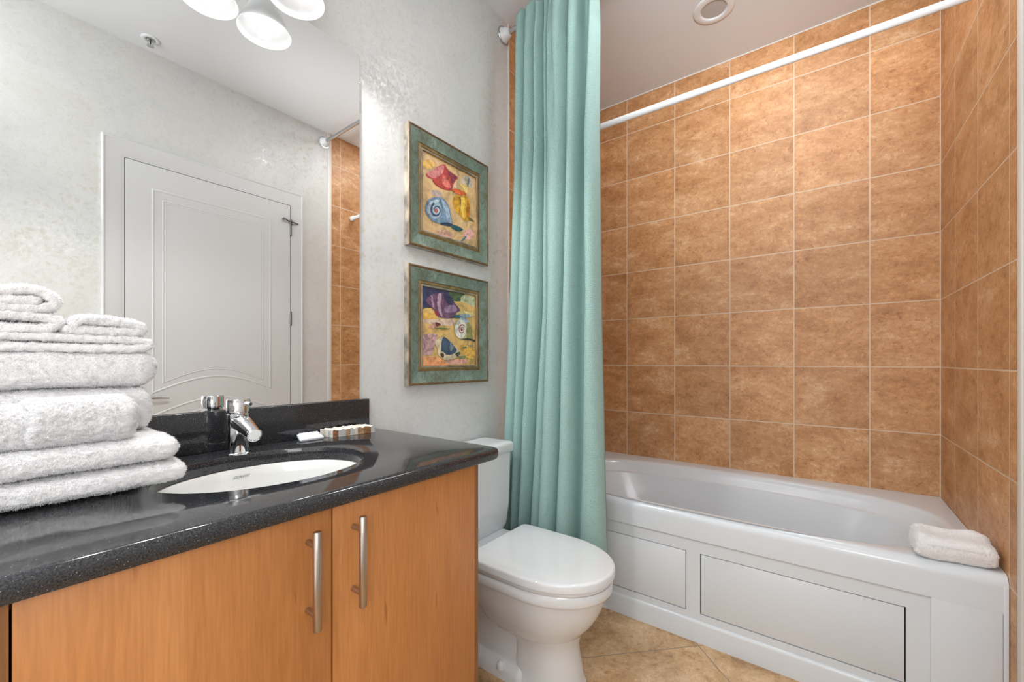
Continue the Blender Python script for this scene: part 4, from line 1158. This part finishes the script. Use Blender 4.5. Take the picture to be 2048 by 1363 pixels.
sh2 = [((62, 62, 96), [(236, 140), (400, 160), (620, 205), (610, 330), (480, 400), (300, 420), (236, 410)]), ((84, 104, 70), [(560, 200), (760, 240), (740, 310), (640, 330), (560, 290)]),
       ((196, 200, 160), [(740, 250), (925, 285), (925, 400), (780, 350), (700, 330)]), ((232, 180, 90), [(236, 480), (380, 500), (390, 540), (300, 560), (236, 540)]), ((220, 192, 170), [(240, 570), (420, 560), (600, 560), (600, 640), (420, 640), (300, 620)]),
       ((200, 160, 160), [(240, 780), (400, 760), (380, 860), (350, 1000), (300, 1040), (240, 1000)]), ((232, 160, 110), [(230, 1060), (430, 1060), (520, 1110), (520, 1160), (230, 1160)]), ((226, 170, 150), [(520, 1100), (760, 1080), (780, 1140), (560, 1150)]), ((182, 140, 150), [(240, 800), (300, 880), (250, 960), (262, 900)]),
       ((226, 206, 140), [(420, 420), (900, 480), (900, 520), (700, 540)]), ((222, 176, 84), [(690, 900), (900, 950), (900, 1080), (760, 1040)]),
       # purple shell
       ((112, 78, 106), [(280, 320), (330, 250), (440, 215), (540, 240), (600, 330), (690, 440), (640, 480), (610, 545), (450, 545), (400, 520), (370, 460), (330, 410), (300, 360)]),
       ((176, 140, 166), [(330, 270), (350, 280), (370, 420), (350, 410)]), ((190, 156, 176), [(410, 240), (450, 240), (440, 400), (460, 520), (430, 500), (400, 380)]), ((64, 58, 92), [(470, 230), (545, 245), (600, 340), (560, 380), (500, 330)]),
       ((150, 120, 152), [(490, 400), (600, 380), (650, 440), (600, 470), (500, 470)]), ((150, 52, 70), [(370, 440), (410, 480), (415, 520), (380, 500)]), ((44, 86, 100), [(610, 510), (760, 500), (860, 540), (760, 540), (620, 548)]), ((150, 170, 180), [(690, 500), (800, 490), (850, 540), (700, 530)]),
       # little shell
       ((196, 150, 128), [(305, 668), (350, 610), (385, 605), (440, 628), (400, 665), (370, 688), (330, 680)]), ((110, 62, 58), [(378, 605), (438, 628), (390, 660)]), ((88, 116, 68), [(370, 680), (450, 672), (560, 688), (480, 696)]),
       # round spiral shell
       ((170, 172, 132), [(610, 640), (650, 570), (720, 540), (790, 560), (850, 630), (875, 740), (885, 830), (800, 825), (700, 825), (640, 780), (610, 720)]), ((150, 142, 84), [(790, 580), (850, 650), (870, 760), (875, 825), (790, 820), (785, 720)]), ((160, 176, 192), [(680, 545), (760, 545), (820, 600), (740, 600)]),
       ((214, 212, 200), ell(695, 690, 82, 122)), ((150, 84, 90), spiral(712, 695, 8, 62, 1.8, 18, 0.3, 0.8)), ((120, 52, 60), ell(712, 698, 14, 20)), ((52, 58, 48), [(700, 825), (800, 812), (910, 835), (920, 858), (800, 832)]),
       # grey shell at the bottom
       ((206, 190, 160), [(370, 870), (400, 820), (470, 790), (530, 830), (600, 900), (680, 980), (670, 1040), (610, 1070), (540, 1092), (480, 1088), (430, 1050), (400, 1010), (400, 940)]),
       ((68, 82, 104), [(460, 800), (520, 820), (570, 880), (640, 960), (600, 1010), (520, 1030), (470, 990), (440, 960)]), ((120, 136, 150), [(560, 860), (600, 920), (560, 980), (540, 930)]), ((90, 74, 62), [(430, 1010), (470, 1010), (470, 1060), (440, 1050)]),
       ((72, 84, 60), [(620, 1010), (680, 990), (665, 1045), (640, 1050)]), ((126, 134, 96), [(660, 1050), (760, 1040), (760, 1066), (680, 1075)]), ((90, 106, 84), [(720, 930), (780, 925), (770, 940), (725, 942)]), ((100, 124, 96), [(800, 905), (880, 908), (880, 918), (800, 914)])]
framed_picture(0.972, 1.037, sh2, bg2, 'lower teal framed picture, of purple, spiral and grey seashells', (236, 925, 140, 262, 1165, 1165))

# ------------------------------------------------------------------ ceiling fittings
dl = thing('recessed_light', (2.163, -0.866, ZC), 'round white recessed light in the ceiling above the bathtub, unlit', 'ceiling light')
lathe('trim_ring', (2.163, -0.866, ZC), [(0.0935, -0.0005), (0.0925, -0.004), (0.085, -0.0065), (0.064, -0.009), (0.058, -0.006), (0.056, -0.0015)], M['rod_white'], dl, 56, caps=False, ang=1)
lathe('lens', (2.163, -0.866, ZC), [(0.0570, -0.0018), (0.045, -0.0024), (0.02, -0.003), (0.001, -0.003)], simple('grey_lens', (180, 180, 182), 0.35), dl, 48)
sp_ = thing('fire_sprinkler', (0.559, -1.604, ZC), 'small white fire sprinkler head in the ceiling, seen in the mirror', 'sprinkler')
lathe('escutcheon', (0.559, -1.604, ZC), [(0.041, -0.0005), (0.040, -0.004), (0.032, -0.008), (0.022, -0.006), (0.020, -0.001)], M['rod_white'], sp_, 36, caps=False, ang=1)
bm = bmesh.new()
c0 = Vector((0.559, -1.604, ZC))
add_lathe(bm, c0, [(0.018, -0.001), (0.017, -0.008), (0.008, -0.012)], 20)
for s in (-1, 1): add_tube(bm, [c0 + Vector((s * 0.010, 0, -0.010)), c0 + Vector((s * 0.013, 0, -0.022)), c0 + Vector((s * 0.004, 0, -0.036))], 0.0022, 8)
add_lathe(bm, c0, [(0.003, -0.034), (0.016, -0.037), (0.016, -0.0385), (0.003, -0.040)], 20)
fin('frame', bm, M['rod_metal'], sp_)
lathe('glass_bulb', (0.559, -1.604, ZC), [(0.0028, -0.012), (0.0032, -0.022), (0.0028, -0.034)], M['black'], sp_, 10)

# ------------------------------------------------------------------ vanity light with three shades
vl = thing('vanity_light', (0.36, 0, 2.33), 'vanity light with white glass shades above the mirror', 'wall lamp')
bm = bmesh.new(); add_box(bm, 0.11, 0.61, -0.022, -0.0005, 2.305, 2.375, 0.008, 3)
fin('back_plate', bm, M['chrome'], vl)
for x in (0.210, 0.360, 0.510):
    cy = -0.105
    bm = bmesh.new()
    add_tube(bm, [(x, -0.020, 2.34), (x, -0.05, 2.345), (x, -0.085, 2.342), (x, cy, 2.325), (x, cy, 2.300)], 0.008, 14)
    add_lathe(bm, (x, cy, 2.272), [(0.026, 0), (0.028, 0.004), (0.026, 0.028), (0.012, 0.034)], 28)
    fin('arm', bm, M['chrome'], vl)
    th = 0.003
    pr1 = [(0.024, 2.285), (0.027, 2.270), (0.034, 2.250), (0.044, 2.225), (0.055, 2.198), (0.066, 2.175), (0.073, 2.160), (0.0745, 2.156)]
    pr2 = [(r - th, z) for r, z in reversed(pr1)]
    bm = bmesh.new(); add_lathe(bm, (x, cy, 0), pr1 + [(0.0735, 2.1545)] + pr2, 48, caps=False)
    s_ = fin('lamp_shade', bm, M['opal'], vl, ang=1.5); s_['label'] = 'white opal glass bell shade'
    b_o = lathe('light_bulb', (x, cy, 2.183), [(0.001, -0.001), (0.012, 0.001), (0.022, 0.007), (0.028, 0.018), (0.028, 0.030), (0.022, 0.046), (0.014, 0.062), (0.012, 0.085)], M['bulb'], s_, 28)
    ld = bpy.data.lights.new('bulb_light', 'SPOT'); ld.energy = BULB_POWER; ld.color = (1, 0.995, 0.975); ld.shadow_soft_size = 0.02
    ld.spot_size = math.radians(176); ld.spot_blend = 0.4
    lo = bpy.data.objects.new('bulb_light', ld); COL.objects.link(lo); lo.location = (x, cy, 2.158)
